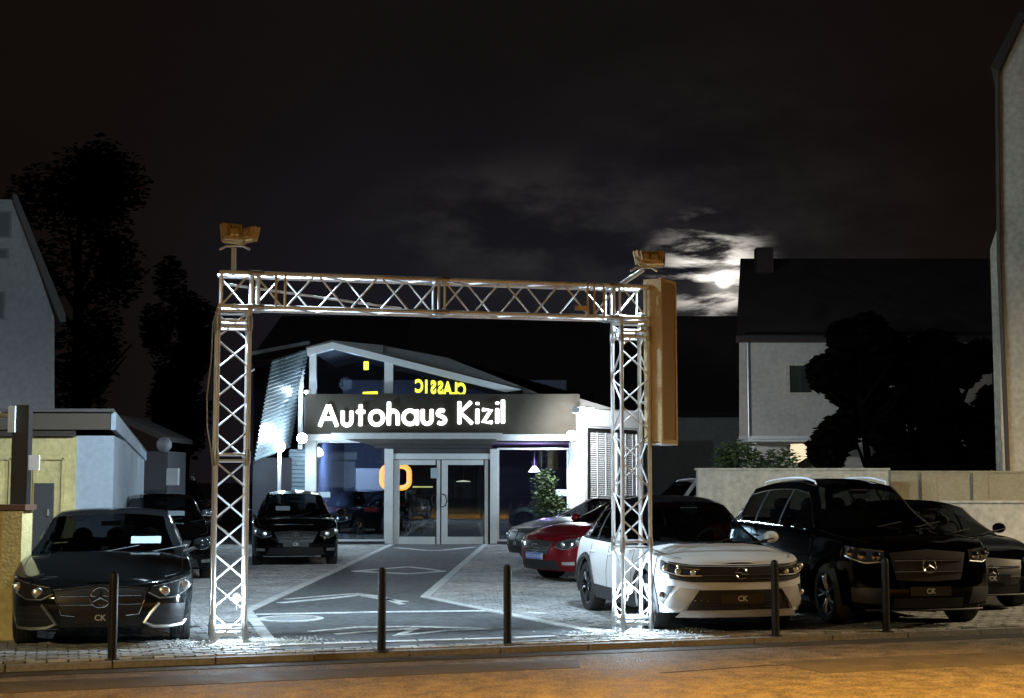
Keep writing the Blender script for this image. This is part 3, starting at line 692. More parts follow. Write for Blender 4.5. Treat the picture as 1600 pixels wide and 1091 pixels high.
# driveway
dpts = [G(x, y) for x, y in ((612, 852), (758, 852), (664, 935), (940, 992), (796, 1006), (430, 1017), (386, 957))]
drive = MB().prism([tuple(p.xy) for p in dpts], -.02, .014).obj('driveway', M_drive, kind='structure')
def inpoly(p, poly):
    c = False; n = len(poly)
    for i in range(n):
        a, b = poly[i], poly[(i+1) % n]
        if (a.y > p.y) != (b.y > p.y) and p.x < (b.x-a.x)*(p.y-a.y)/(b.y-a.y)+a.x: c = not c
    return c
def ribbon(mb, pts, wd, z0, z1):
    for a, b in zip(pts[:-1], pts[1:]):
        d = (b-a); l = d.length; d.normalize(); n_ = Vector((-d.y, d.x, 0))*wd/2; mb.prism([tuple((a-n_).xy), tuple((b-n_).xy), tuple((b+n_).xy), tuple((a+n_).xy)], z0, z1)
# edging stones along the driveway borders
em = MB().box((0, 0, 0), (.49, .14, .06)).mesh('edging_stone', M_edge)
darkstrip = MB()
for pl in (((612, 852), (386, 957), (428, 1014)), ((758, 852), (664, 935), (940, 992))):
    for (a, b) in zip(pl[:-1], pl[1:]):
        A, B = G(*a), G(*b); d = B-A; n_ = int(d.length/.5)
        for i in range(n_):
            o = link('edging_stone', em, drive); o.location = A+d*((i+.5)/n_)+Vector((0, 0, -.004+random.uniform(-.002, .003))); o.rotation_euler = (0, 0, math.atan2(d.y, d.x))
A, B = G(428, 1011), G(796, 1000)
for i in range(int((B-A).length/.5)):
    o = link('edging_stone', em, drive); o.location = A+(B-A)*((i+.5)/int((B-A).length/.5))+Vector((0, 0, -.004)); o.rotation_euler = (0, 0, math.atan2((B-A).y, (B-A).x))
A, B = G(796, 1000), G(955, 993)
for i in range(int((B-A).length/.5)):
    o = link('edging_stone', em, drive); o.location = A+(B-A)*((i+.5)/int((B-A).length/.5))+Vector((0, 0, -.004)); o.rotation_euler = (0, 0, math.atan2((B-A).y, (B-A).x))
seams = [([(400, 962), (600, 958), (787, 956), (870, 962)], .10), ([(438, 944), (540, 934), (562, 931), (600, 938), (632, 942)], .11), ([(446, 938), (555, 929), (590, 933), (628, 946)], .07),
         ([(553, 894), (600, 890), (638, 887), (665, 890), (693, 894), (640, 898), (553, 894)], .10), ([(620, 857), (665, 861), (690, 861), (740, 856)], .12),
         ([(484, 989), (560, 982), (640, 981), (790, 985)], .07), ([(524, 993), (590, 988), (650, 984), (618, 996), (700, 987), (790, 984)], .06)]
for pts, wd in seams:
    mb = MB(); ribbon(mb, [G(*p) for p in pts], wd*1.45, .012, .019); mb.obj('joint_line', M_seam, drive)
mc = G(454, 969)
man = empty('manhole_cover', mc+Vector((0, 0, .014)), 0, 'round cast manhole cover with a pale ring set in the driveway asphalt', 'manhole cover')
MB().lathe([(.42, -.01), (.42, .010), (.34, .012), (.34, -.01)], n=40).obj('frame_ring', M_edge, man, smooth=True)
cv = MB().lathe([(.335, -.01), (.335, .006), (0, .006)], n=40)
for i in range(-4, 5):
    h = math.sqrt(max(0, .31**2-(i*.07)**2)); cv.box((0, i*.07, .008), (2*h, .025, .008))
cv.obj('cover_plate', M_steel, man)
# pavers: the nearest 300 as stones, the rest joined
def px_of(p):
    y = p.y*math.cos(PIT)+(p.z-CAM_H)*math.sin(PIT); z = -p.y*math.sin(PIT)+(p.z-CAM_H)*math.cos(PIT); return 800+p.x/y*F, 545.5-z/y*F
cand = []
tower_boxes = []
for iv in range(0, 210):
    for iu in range(-60, 95):
        u = iu*.205+(.1 if iv % 2 else 0); v = .06+iv*.125
        p = lot(u+.1, v)
        if p.y > 39.4: continue
        if inpoly(p, dpts): continue
        x, y = px_of(p)
        if not (-15 < x < 1615): continue
        if 1240 < x and v > 2.2: continue
        cand.append((p.y, u+.1, v))
cand.sort()
pm = [MB().box((0, 0, 0), (.185, .105, .05)).mesh('paver', M_paver)]
pp = mat('paver_concrete_dark', (.19, .19, .185), .82, noise=3, amount=.3, bump=.5, bscale=50); pm.append(MB().box((0, 0, 0), (.18, .105, .05)).mesh('paver', pp))
vis = [c for c in cand if 285 < px_of(lot(c[1], c[2]))[0] < 960 or c[2] < .3]
near_, rest_ = vis[:300], set(vis[300:]) | (set(cand)-set(vis))
for _, u, v in near_:
    o = link('paver', random.choice(pm[:1]*3+pm[1:]), base); o.location = lot(u+random.uniform(-.004, .004), v+random.uniform(-.003, .003), -.008+random.uniform(-.004, .005)); o.rotation_euler = (random.uniform(-.01, .01), random.uniform(-.01, .01), ANG+random.uniform(-.012, .012))
mb = MB()
for _, u, v in sorted(rest_):
    c = lot(u+random.uniform(-.004, .004), v+random.uniform(-.003, .003), -.008+random.uniform(-.005, .005)); mb.box(c, (.185, .105, .05), ANG+random.uniform(-.015, .015))
mb.obj('paver_field', M_paver, base, kind='stuff')
# ------------------------------------------------------------------ bollards
bol = MB().lathe([(.045, 0), (.045, .80), (.043, .83), (.036, .855), (.02, .868), (0, .872)], n=20)
bm_ = bol.mesh('post', M_blackm, True, 35); fl = MB().lathe([(.085, 0), (.085, .012), (.046, .014)], n=20).mesh('foot_plate', M_black)
BL = {175: (1031, 'black steel bollard in front of the dark sedan with the big star emblem'), 596: (1018, 'black steel bollard on the kerb left of centre in the driveway mouth'), 793: (1008, 'black steel bollard on the kerb beside the patch of cobbles nearest the red car'),
      1212: (995, 'black steel bollard in front of the white crossover'), 1385: (988, 'black steel bollard in front of the large black SUV')}
for px, (py, lb) in BL.items():
    e = empty('bollard', G(px, py), 0, lb, 'bollard', 'bollards along the kerb'); link('post', bm_, e); link('foot_plate', fl, e)
# ------------------------------------------------------------------ truss gantry
FL, FRR = G(332, 1010), G(974, 992)
GU = (FRR-FL).normalized(); GV = Vector((-GU.y, GU.x, 0)); GANG = math.atan2(GU.y, GU.x); SPAN = (FRR-FL).length; c = .34
ZT = P(333, 425, FL.y).z; ZB = ZT-.375
gan = empty('truss_gantry', FL, GANG, 'silver box-truss gantry standing over the driveway entrance', 'gantry')
def truss(name, length, axis, origin, cw, ch, step, seglen):
    """box truss in the gantry's own frame; axis 'z' up or 'x' along"""
    part = empty(name); part.parent = gan; part.location = origin
    def T3(a, b, l): return Vector((a, b, l)) if axis == 'z' else Vector((l, a, b))
    for a in (0, cw):
        for b in (0, ch): MB().tube([T3(a, b, 0), T3(a, b, length)], .024, 12).obj('chord', M_alu, part, smooth=True)
    n = round(length/step); st = length/n
    for face in range(4):
        for i in range(n):
            p, q = (0, 1) if (i+(face % 2)) % 2 == 0 else (1, 0); l0, l1 = i*st+.02, (i+1)*st-.02
            f = lambda k, l: {0: T3(k*cw, 0, l), 1: T3(cw, k*ch, l), 2: T3((1-k)*cw, ch, l), 3: T3(0, (1-k)*ch, l)}[face]
            MB().tube([f(p, l0), f(q, l1)], .011, 8).obj('brace', M_alu, part, smooth=True)
    for l in seglen:
        for dl in ((-.035, .035) if 0.1 < l < length-.1 else (0,)):
            for a, b in (((0, 0), (cw, 0)), ((cw, 0), (cw, ch)), ((cw, ch), (0, ch)), ((0, ch), (0, 0))): MB().tube([T3(*a, l+dl), T3(*b, l+dl)], .015, 8).obj('end_bar', M_alu, part, smooth=True)
        if .1 < l < length-.1:
            for a in (0, cw):
                for b in (0, ch): MB().tube([T3(a, b, l-.09), T3(a, b, l-.05), T3(a, b, l+.05), T3(a, b, l+.09)], [.026, .034, .034, .026], 10).obj('coupler', M_steel, part, smooth=True)
    return part
truss('tower', ZB-.04, 'z', (0, 0, .01), c, c, .335, (.14, 2.02, ZB-.2, ZB-.06))
truss('tower', ZB-.04, 'z', (SPAN, 0, .01), c, c, .335, (.14, 1.02, ZB-.2, ZB-.06))
truss('cross_beam', SPAN+c, 'x', (0, 0, ZB), c, ZT-ZB, .36, (.03, .40, SPAN/2+.17, SPAN-.05, SPAN+c-.03))
for ox in (0, SPAN):
    pl = MB()
    for a in (0, c):
        for b in (0, c): pl.box((a, b, .008), (.13, .13, .016))
    o = pl.obj('foot_plate', M_steel, gan); o.location = (ox, 0, 0)
# sagging white pipe inside the beam and a few upright ties
MB().tube([(.05, c+.035, ZT-.08), (SPAN*.45, c+.035, ZB+.07)], .016, 8).obj('diagonal_pipe', M_white, gan, smooth=True)
for x in (.62, .72, SPAN-.42, SPAN-.34, SPAN-.22): MB().tube([(x, -.028, ZB), (x, -.028, ZT)], .013, 6).obj('upright_tie', M_gold, gan, smooth=True)
MB().box((SPAN-.50, -.05, ZB+.09), (.16, .03, .05)).obj('junction_box', M_gold, gan)
# cable hanging beside the left tower
cb = [G(332, 1010)+Vector((0, 0, 0))]
def gl(a, b, z): return FL+GU*a+GV*b+Vector((0, 0, z))
pts = []
for i, (a, z) in enumerate(((0, ZB+.02), (-.06, ZB-.2), (-.07, ZB-.6), (-.11, ZB-1.0), (-.10, ZB-1.35), (-.06, ZB-1.55), (-.035, ZB-1.75), (-.03, ZB-2.3), (-.03, .5))): pts.append(gl(a, -.03, z))
MB().tube(pts, .008, 6).obj('power_cable', mat('grey_cable', (.35, .35, .36), .5), smooth=True, label='loose grey power cable hanging down the outer side of the left truss tower', cat='cable')
# gravel at the tower feet
for o_, nn, lb in ((0, 320, 'white gravel scattered round the feet of the truss tower beside the dark sedan'), (SPAN, 320, 'white gravel scattered round the feet of the truss tower beside the white crossover')):
    mb = MB()
    for _ in range(nn*4):
        a = random.gauss(c/2+(0 if o_ else .12), .36); b = random.gauss(c*.2, .16); p = gl(o_+a, b, .02)
        mb.ball((p.x, p.y, .018+random.random()*.012), random.uniform(.008, .022), 5, 1, 1, .7)
    mb.obj('gravel', M_gravel, kind='stuff', label=lb)
# floodlights on the towers
M_flhead = mat('floodlight_housing', (.62, .46, .22), .5, noise=6, amount=.25)  # street light on the housing backs, tinted into the colour
M_led = emit_mat('led_panel', (.8, .92, 1), 14)
def flood(a, b, z, heads, label, target, power, pole=.28, lean=0.):
    e = empty('floodlight', gl(a, b, z), GANG, label, 'floodlight', 'floodlights on top of the gantry')
    MB().tube([(0, 0, 0), (lean, 0, pole)], .028, 10).tube([(0, 0, -.05), (0, 0, .02)], .02, 8).obj('pole', M_white, e, smooth=True)
    MB().tube([(lean-.16, 0, pole-.02), (lean-.08, 0, pole+.02), (lean+.10, 0, pole+.03), (lean+.18, .0, pole-.01)], .014, 8).obj('cross_bracket', M_steel, e, smooth=True)
    for (dx, dz, rz, sz) in heads:
        h = empty('lamp_head'); h.parent = e; h.location = (lean+dx, .02, pole+dz); h.rotation_euler = (R(-16), 0, rz)
        bd = MB(); bd.box((0, 0, 0), (.24*sz, .06, .20*sz)); bd.box((0, .035, 0), (.26*sz, .02, .22*sz))
        for i in range(6): bd.box((-.09*sz+.036*sz*i, -.045, 0), (.008, .04, .15*sz))
        bd.box((0, -.05, -.02), (.09, .05, .07)); bd.tube([(-.14*sz, 0, 0), (-.14*sz, -.02, -.15*sz), (.14*sz, -.02, -.15*sz), (.14*sz, 0, 0)], .009, 6)
        bd.obj('housing', M_flhead, h)
        MB().box((0, .047, 0), (.22*sz, .006, .18*sz)).obj('led_panel', M_led, h)
    lamp('SPOT', gl(a, b, z)+Vector((lean, .16, pole+.10)), power, LED, None, .07, target, 172, .35)
flood(.16, .12, ZT+.03, ((-.02, .18, .35, .95), (.18, .17, -.95, .75)), 'twin floodlight with housings tinted for sodium light on the left tower of the gantry', (-3.5, 26, 0), 1900, .26)
flood(SPAN+.02, .12, ZT+.02, ((.0, .15, .5, .80), (.17, .15, -.55, .80)), 'twin floodlight with housings tinted for sodium light above the light box on the right tower', (2.2, 21.5, 0), 2500, .20, .30)
MB().tube([gl(SPAN-.02, -.02, ZT), gl(SPAN+.34, 0, ZT+.20)], .02, 8).obj('support_strut', M_alu, gan).matrix_parent_inverse = gan.matrix_world.inverted()
# small spot lamps clamped low inside the towers
for o_, px, lb, pw in ((0, .26, 'small bright spot lamp clamped low on the truss tower beside the dark sedan', 95), (SPAN, .10, 'small bright spot lamp clamped low on the truss tower beside the white crossover', 95)):
    p = gl(o_+px, .10, .50); e = empty('spot_lamp', p, GANG, lb, 'spot lamp', 'spot lamps clamped low inside the towers')
    MB().lathe([(.0, -.05), (.04, -.045), (.055, .0), (.06, .03), (.055, .03)], axis='Y', n=18).obj('lamp_shell', M_steel, e, smooth=True)
    MB().ball((0, -.012, 0), .045, 12, 1, .5, 1).obj('bulb', emit_mat('hot_bulb', (.9, .96, 1), 60), e, smooth=True)
    MB().tube([(0, .0, -.05), (0, .05, -.12), (0, .20, -.14)], .010, 6).obj('clamp_arm', M_steel, e)
    lamp('POINT', p+Vector((0, -.09, .0)), pw, LED, None, .05)
# light box hanging on the right tower
q0 = P(1031, 560, gl(SPAN+c, 0, 0).y-.05); zt, zb = P(1031, 434, q0.y).z, P(1031, 692, q0.y).z
sa = R(30); bx = empty('light_box', (q0.x, q0.y, zb), -sa, 'tall unlit advertising light box, tinted ochre for sodium light, fixed to the right tower of the gantry', 'light box')
# local frame: box occupies x in [-.22,0] (front return), y in [0,.46]
Hh = zt-zb
MB().box((-.105, .23, Hh/2), (.205, .455, Hh-.02)).obj('cabinet', M_gold, bx)
fb = MB()
fb.box((.006, .02, Hh/2), (.03, .04, Hh)).box((.006, .44, Hh/2), (.03, .04, Hh)).box((.006, .23, Hh-.02), (.03, .38, .04)).box((.006, .23, .02), (.03, .38, .04)); fb.obj('face_frame', M_gold, bx)
MB().box((.004, .23, Hh/2), (.008, .376, Hh-.09)).obj('face_panel', mat('light_box_face', (.40, .27, .12), .35), bx)  # sodium tint in the face colour, darker than the cabinet
MB().box((-.10, .23, -.012), (.23, .48, .02)).obj('bottom_rail', M_white, bx)
MB().tube([(-.2, .2, Hh*.25), (-.42, .25, Hh*.25)], .018, 8).tube([(-.2, .2, Hh*.8), (-.42, .25, Hh*.8)], .018, 8).obj('mounting_arm', M_steel, bx)
# ------------------------------------------------------------------ showroom
D = 40.0
def B(px, py, dy=0.): return P(px, py, D+dy)
sr = empty('showroom_building', (B(690, 849).x, D, 0), 0, 'car showroom with a lopsided glazed gable, dark fascia and white double doors', 'building')
SI = Vector(sr.location)
def sbox(name, x0, y0, x1, y1, d0, d1, m, par=None, bev=0):
    """wall piece between two surveyed corners, from depth d0 to d1 behind the front line"""
    a, b_ = B(x0, y0), B(x1, y1); cx, cz = (a.x+b_.x)/2, (a.z+b_.z)/2
    o = MB().box((0, 0, 0), (abs(b_.x-a.x), d1-d0, abs(a.z-b_.z))).obj(name, m, par or sr); o.location = Vector((cx, D+(d0+d1)/2, cz))-(SI if (par is None or par is sr) else Vector(par.location)+SI)
    return o
zg = 849.5
fl_ = sbox('showroom_floor', 480, 848, 905, 852, .0, 9, mat('floor_tile', (.10, .10, .11), .15, noise=1, amount=.2))
sbox('column', 478, 688, 493, zg, -.10, .14, M_frame); sbox('column', 889, 688, 905, zg, -.10, .14, M_frame)
sbox('column', 484, 548, 494, 619, -.06, .12, M_frame); sbox('column', 601, 566, 614, 615, -.06, .12, M_frame)
sbox('fascia', 480, 617, 905, 679, -.34, .10, M_fascia)
sbox('lintel', 480, 679, 905, 689, -.26, .06, M_frame)
# gable rake beams and fascia of the right roof slope
def sl(pts, d0, d1): return [Vector((B(x, y).x, D+d0, B(x, y).z))-SI for x, y in pts], (0, d1-d0, 0)
p_, t_ = sl([(480, 546), (521, 536), (522, 546), (482, 557)], -.22, .06); MB().slab(p_, t_).obj('rake_beam', M_frame, sr)
p_, t_ = sl([(521, 536), (816, 610), (790, 613.5), (522, 546)], -.22, .06); MB().slab(p_, t_).obj('rake_beam', M_frame, sr)
p_, t_ = sl([(524, 533), (905, 628), (905, 616.5), (816, 616.5), (816, 609.2), (523, 535.6)][:0] or [(640, 562), (905, 631), (905, 616.8), (905, 616.8)], -.3, 0)
p_, t_ = sl([(600, 553), (905, 629), (905, 616.8), (818, 616.8), (818, 609)][:0] or [(818, 609.6), (905, 632), (905, 617.0)], -.3, 0)
dk = mat('dark_roof_edge', (.06, .058, .055), .7, noise=1, amount=.15)
p_, t_ = sl([(600, 541), (700, 560), (960, 640), (905, 640), (905, 616.8), (818, 616.8), (817, 609.8), (600, 553.6)], -.16, 6.5); MB().slab(p_, t_).obj('roof', dk, sr)
p_, t_ = sl([(480, 543.5), (521, 533.5), (600, 541), (600, 553.6), (521, 535.7), (480, 545.7)], -.3, 6.5); MB().slab(p_, t_).obj('roof', dk, sr)
# interior shell
iw = mat('interior_wall', (.16, .17, .20), .8, noise=.8, amount=.2)
sbox('back_wall', 478, 560, 905, zg, 8.9, 9.1, iw); sbox('side_wall', 474, 620, 478, zg, .1, 9, iw); sbox('side_wall', 905, 680, 909, zg, -.1, 9, M_grey)
sbox('dark_baffle', 606, 690, 609, zg, 1.5, 8.8, M_black); sbox('dark_baffle', 771, 700, 774, zg, .2, 8.8, M_black); sbox('dark_baffle', 609, 690, 771, zg, 4.5, 4.6, M_trim)  # dark baffles added to keep the door zone black
sbox('ceiling_panel', 606, 690, 905, 692, .1, 8.9, mat('ceiling', (.16, .16, .17), .8))
# glazing, each pane a thing of the building's windows
def win(name, x0, y0, x1, y1, th=3, m=M_glass, split=()):
    a, b_ = B(x0, y0), B(x1, y1); wn = empty(name, Vector(((a.x+b_.x)/2, D, b_.z))-SI); wn.parent = sr; W_, H_ = b_.x-a.x, a.z-b_.z; f = th/56
    fr_ = MB().box((-W_/2+f/2, 0, H_/2), (f, .08, H_)).box((W_/2-f/2, 0, H_/2), (f, .08, H_)).box((0, 0, f/2), (W_-2*f, .08, f)).box((0, 0, H_-f/2), (W_-2*f, .08, f))
    for s_ in split: fr_.box((-W_/2+W_*s_, 0, H_/2), (f*.8, .07, H_-2*f))
    fr_.obj('frame', M_frame, wn)
    e = [0]+list(split)+[1]
    for s0, s1 in zip(e[:-1], e[1:]): MB().box((-W_/2+W_*(s0+s1)/2, .0, H_/2), (W_*(s1-s0)-f, .012, H_-2*f)).obj('pane', m, wn)
    return wn
win('shop_window', 493, 689, 603, 846, 3); win('shop_window', 777, 700, 889, 846, 3)
# gable panes follow the slope
for pts in ([(494, 553.5), (522, 546.5), (601, 566), (601, 616.5), (494, 616.5)], [(614, 569.3), (795, 614.2), (795, 616.5), (614, 616.5)]):
    p_, t_ = sl(pts, -.01, .01); MB().slab(p_, t_).obj('gable_pane', M_glass, sr)
# porch canopy and doors
cp = [Vector((B(x, y).x, D+dy, B(x, y).z))-SI for x, y, dy in ((530, 684, -1.0), (780, 684, -1.0), (768, 697, -.02), (585, 697, -.02))]
MB().slab([cp[0], cp[1], cp[2], cp[3]], (0, 0, .10)).obj('porch_canopy', mat('canopy_panel', (.16, .155, .14), .5), sr)
MB().box((B(655, 684).x-SI.x, -1.02, B(655, 683).z), (B(782, 0).x-B(528, 0).x, .05, .16)).obj('canopy_edge', M_frame, sr)
sbox('canopy_soffit', 585, 696, 768, 701, -.12, .04, M_black)
sbox('door_surround', 603, 702, 614, zg, -.14, .10, M_frame); sbox('door_surround', 766, 702, 777, zg, -.14, .10, M_frame); sbox('door_surround', 614, 709, 766, 718, -.10, .08, M_frame); sbox('transom_panel', 614, 701, 766, 709, -.05, .08, M_trim)
for x0, x1, hx in ((615, 690, 686), (690, 765, 694)):
    a, b_ = B(x0, 718), B(x1, zg); W_, H_ = b_.x-a.x-.01, a.z-b_.z; dr_ = empty('door', Vector(((a.x+b_.x)/2, D-.03, .0))-Vector((SI.x, SI.y, 0))); dr_.parent = sr; f = .17; dark = mat('door_glass', (0, 0, 0))
    MB().box((-W_/2+f/2, 0, H_/2), (f, .06, H_)).box((W_/2-f/2, 0, H_/2), (f*.55, .06, H_)).box((0, 0, f*.6), (W_-2*f, .06, f*1.2)).box((0, 0, H_-f*.4), (W_-2*f, .06, f*.8)).obj('door_frame', M_frame, dr_)
    MB().box((0, 0, H_/2), (W_-f, .012, H_-.2)).obj('pane', M_glass, dr_)
    hxl = (B(hx, 0).x-(a.x+b_.x)/2); s_ = 1 if hxl < 0 else -1
    MB().tube([(hxl, -.05, 1.02), (hxl+s_*.10, -.10, 1.06), (hxl+s_*.14, -.10, 1.2), (hxl+s_*.10, -.10, 1.34), (hxl, -.05, 1.38)], .016, 8).obj('handle', M_blackm, dr_, smooth=True)
    if x0 < 650: MB().box((W_/2-.2, -.04, 1.95), (.20, .004, .28)).obj('notice', M_paper, dr_)
for px, py, wd, ht in ((507, 773, .34, .15), (877, 770, .32, .18)):
    p = B(px, py); MB().box(p-SI+Vector((0, -.06, 0)), (wd, .01, ht)).obj('notice', M_paper, sr)
# sign letters
def arc(cx, cy, rx, ry, a0, a1, n=12): return [(cx+rx*math.cos(R(a0+(a1-a0)*i/n)), cy+ry*math.sin(R(a0+(a1-a0)*i/n))) for i in range(n+1)]
GL = {'A': (.80, [[(0, 0), (.38, .97), (.42, .97), (.80, 0)], [(.17, .33), (.63, .33)]]), 'u': (.42, [[(0, .64), (0, .24)]+arc(.21, .22, .21, .22, 180, 360)+[(.42, .64)]]),
      't': (.34, [[(.16, .92), (.16, 0)], [(0, .62), (.33, .62)]]), 'o': (.62, [arc(.31, .32, .31, .32, 0, 360, 20)]), 'h': (.42, [[(0, 1.02), (0, 0)], arc(.21, .38, .21, .26, 180, 0)+[(.42, 0)]]),
      'a': (.64, [arc(.31, .32, .31, .32, 0, 360, 20), [(.64, .64), (.64, 0)]]), 's': (.38, [arc(.19, .47, .17, .16, 50, 200, 8)+arc(.19, .16, .19, .16, 75, -130, 10)]),
      'K': (.58, [[(0, .98), (0, 0)], [(.52, .98), (.05, .50), (.58, 0)]]), 'i': (0, [[(0, .62), (0, 0)], [(0, .90), (0, .925)]]), 'z': (.40, [[(0, .61), (.38, .61), (.0, .02), (.40, .02)]]), 'l': (0, [[(0, 1.02), (0, 0)]])}
M_sign = emit_mat('lit_letter_face', (1, 1, 1), 2.6)
a, b_ = B(503, 666), B(786, 661); lt = empty('shop_sign', (a.x, D-.42, a.z), 0, 'glowing white letter sign reading Autohaus Kizil on the dark fascia', 'sign')
adv = []; x = 0
for ch in 'Autohaus Kizil':
    if ch == ' ': x += .40; continue
    adv.append((ch, x)); x += GL[ch][0]+.27
x -= .27; sc_ = (b_.x-a.x)/x; zs = (B(0, 632).z-B(0, 664).z)/sc_
for ch, x0 in adv:
    m_ = MB(); r = .100*sc_
    for st in GL[ch][1]:
        pts = [Vector(((x0+px)*sc_, 0, py*sc_*1.0+(x0/x)*(b_.z-a.z))) for px, py in st]
        e0 = (pts[0]-pts[1]).normalized()*r*.55; e1 = (pts[-1]-pts[-2]).normalized()*r*.55
        m_.tube([pts[0]+e0, pts[0]+e0*.5]+pts+[pts[-1]+e1*.5, pts[-1]+e1], [r*.55, r*.9]+[r]*len(pts)+[r*.9, r*.55], 10, flat=.5)
    m_.obj('letter', M_sign, lt, smooth=True)
# yellow neon seen from behind
M_neon = emit_mat('yellow_neon', (1.0, .92, .03), 3.0)
a, b_ = B(646, 600), B(724, 605); cn = empty('neon_sign', (a.x, D+.9, a.z), 0, 'yellow neon letters reading CLASSIC in mirror writing behind the gable glass', 'sign')
wl_ = (b_.x-a.x)*1.02/7
for i, ch in enumerate('CISSALC'):
    o = text('letter', ch, .50, (wl_*(i+.5), 0, -.10*i/6*1.0-.02), (R(90), 0, R(180)), M_neon, cn, .03, .022, (.88, 1, 1))
    o.scale = (.66, 1.0, 1)
M_or = emit_mat('orange_neon', (1.0, .34, .015), 2.6)
for (x0, x1, lb) in ((596, 640, 'glowing orange rounded rectangle neon ring hanging behind the entrance glass'),):
    a, b_ = B(x0, 728), B(x1, 763); cx, cz = (a.x+b_.x)/2, (a.z+b_.z)/2; hx, hz = (b_.x-a.x)/2, (a.z-b_.z)/2
    pts = arc(hx*.45, hz*.4, hx*.55, hz*.6, 0, 90, 5)+arc(-hx*.45, hz*.4, hx*.55, hz*.6, 90, 180, 5)+arc(-hx*.45, -hz*.4, hx*.55, hz*.6, 180, 270, 5)+arc(hx*.45, -hz*.4, hx*.55, hz*.6, 270, 360, 5)
    pts.append(pts[0]); nr_ = MB().tube([Vector((px, 0, pz)) for px, pz in pts], .075, 10).obj('neon_ring', M_or, smooth=True, label=lb, cat='neon sign'); nr_.location = (cx*1.03, D+1.2, cz)
pb = MB().tube([B(572, 565, .5), B(572, 578, .5)], .07, 6).obj('neon_tube', M_neon, label='short upright yellow neon tube high behind the left gable pane', cat='neon tube')
pb = MB().tube([B(567, 617, .5)+Vector((0, 0, .03)), B(590, 616, .5)+Vector((0, 0, .03))], .055, 6).obj('neon_tube', M_neon, label='lying yellow neon tube just above the fascia behind the left gable pane', cat='neon tube')
pb = MB().tube([B(645, 761, 1.5), B(676, 761, 1.5)], .025, 6).obj('light_tube', emit_mat('dim_yellow', (.7, .7, .15), .8), label='thin yellow light line behind the left door pane', cat='light tube')
# purple lamp light; blue lights added to tint the left panes
lamp('POINT', B(835, 722, 1.0), 90, (.50, .32, 1), None, .10); lamp('AREA', B(545, 700, 3.0), 160, (.35, .50, 1), None, target=B(545, 800, 5.0))
lamp('POINT', B(540, 600, 3), 70, (.35, .52, .8), None, .2)  # added blue light for the upper gable glass
pl_ = empty('pendant_lamp', B(835, 734, 1.2), 0, 'white glowing lamp in the purple lit corner of the showroom', 'lamp')
MB().lathe([(.0, .10), (.05, .10), (.17, -.06), (.165, -.07), (.0, -.07)], n=18).obj('lamp_shade', emit_mat('lamp_white', (.95, .9, 1), 6), pl_, smooth=True); MB().tube([(0, 0, .10), (0, 0, .75)], .012, 6).obj('cord', M_black, pl_)
pl2 = empty('pendant_lamp', B(724, 752, 2.0), 0, 'dim hanging lamp behind the right door pane', 'lamp')
MB().lathe([(0, .03), (.2, 0), (.2, -.02), (0, -.02)], n=16).obj('lamp_shade', emit_mat('lamp_dim', (.9, .85, .6), .9), pl2, smooth=True); MB().tube([(0, 0, .03), (0, 0, .5)], .012, 6).obj('cord', M_black, pl2)
def leaves(mb, c, rx, ry, rz, n, size, seed=0, hollow=.3):
    rd = random.Random(seed)
    for _ in range(n):
        while True:
            v = Vector((rd.uniform(-1, 1), rd.uniform(-1, 1), rd.uniform(-1, 1)))
            if hollow < v.length < 1: break
        p = Vector(c)+Vector((v.x*rx, v.y*ry, v.z*rz)); m = Matrix.Rotation(rd.uniform(0, 6.28), 3, 'Z') @ Matrix.Rotation(rd.uniform(-1.2, 1.2), 3, 'X'); s = size*rd.uniform(.6, 1.3); b = len(mb.v)
        for q in ((-.5, 0, 0), (0, -.28, .04), (.5, 0, 0), (0, .28, .04)): mb.v.append(tuple(p+m @ (Vector(q)*s)))
        mb.f.append((b, b+1, b+2, b+3))
ip = empty('potted_plant', B(862, 848, -.7), 0, 'bushy green plant in a pot standing against the right shop window', 'plant')
MB().lathe([(.0, 0), (.22, 0), (.28, .4), (.25, .42), (0, .38)], n=18).obj('pot', M_trim, ip, smooth=True)
mb = MB()
for k in range(9): leaves(mb, (random.uniform(-.35, .3), random.uniform(-.2, .2), .85+random.uniform(-.2, .95)), .32, .25, .3, 130, .13, k)
mb.obj('foliage', M_leaf, ip); MB().tube([(0, 0, .35), (.02, 0, 1.4)], .02, 6).obj('stem', M_bark, ip)
lamp('SPOT', B(868, 700, -1.5), 60, (.8, 1, .8), None, .1, B(868, 800, .6), 60, .5) if False else None
for (x0, y0, x1, y1, dp, lb, cl) in ((555, 732, 600, 764, 5, 'pale grey partition panel standing deep inside the showroom left window', (.30, .28, .22)), (742, 705, 756, 790, 4, 'tall dark shelf unit behind the right door pane', (.05, .045, .04))):
    a, b_ = B(x0, y0, dp), B(x1, 849, dp); hh = a.z; e = empty('partition_panel' if dp == 5 else 'shelf_unit', (((a.x+b_.x)/2), D+dp, 0), 0, lb, 'partition' if dp == 5 else 'shelf')
    mm = mat('panel_%d' % dp, cl, .6); wd = abs(b_.x-a.x)
    MB().box((0, 0, hh/2+.05), (wd, .04, hh-.1)).obj('panel', mm, e); MB().box((-wd/2, 0, hh/2), (.04, .3, hh)).box((wd/2, 0, hh/2), (.04, .3, hh)).obj('side_post', M_trim, e)
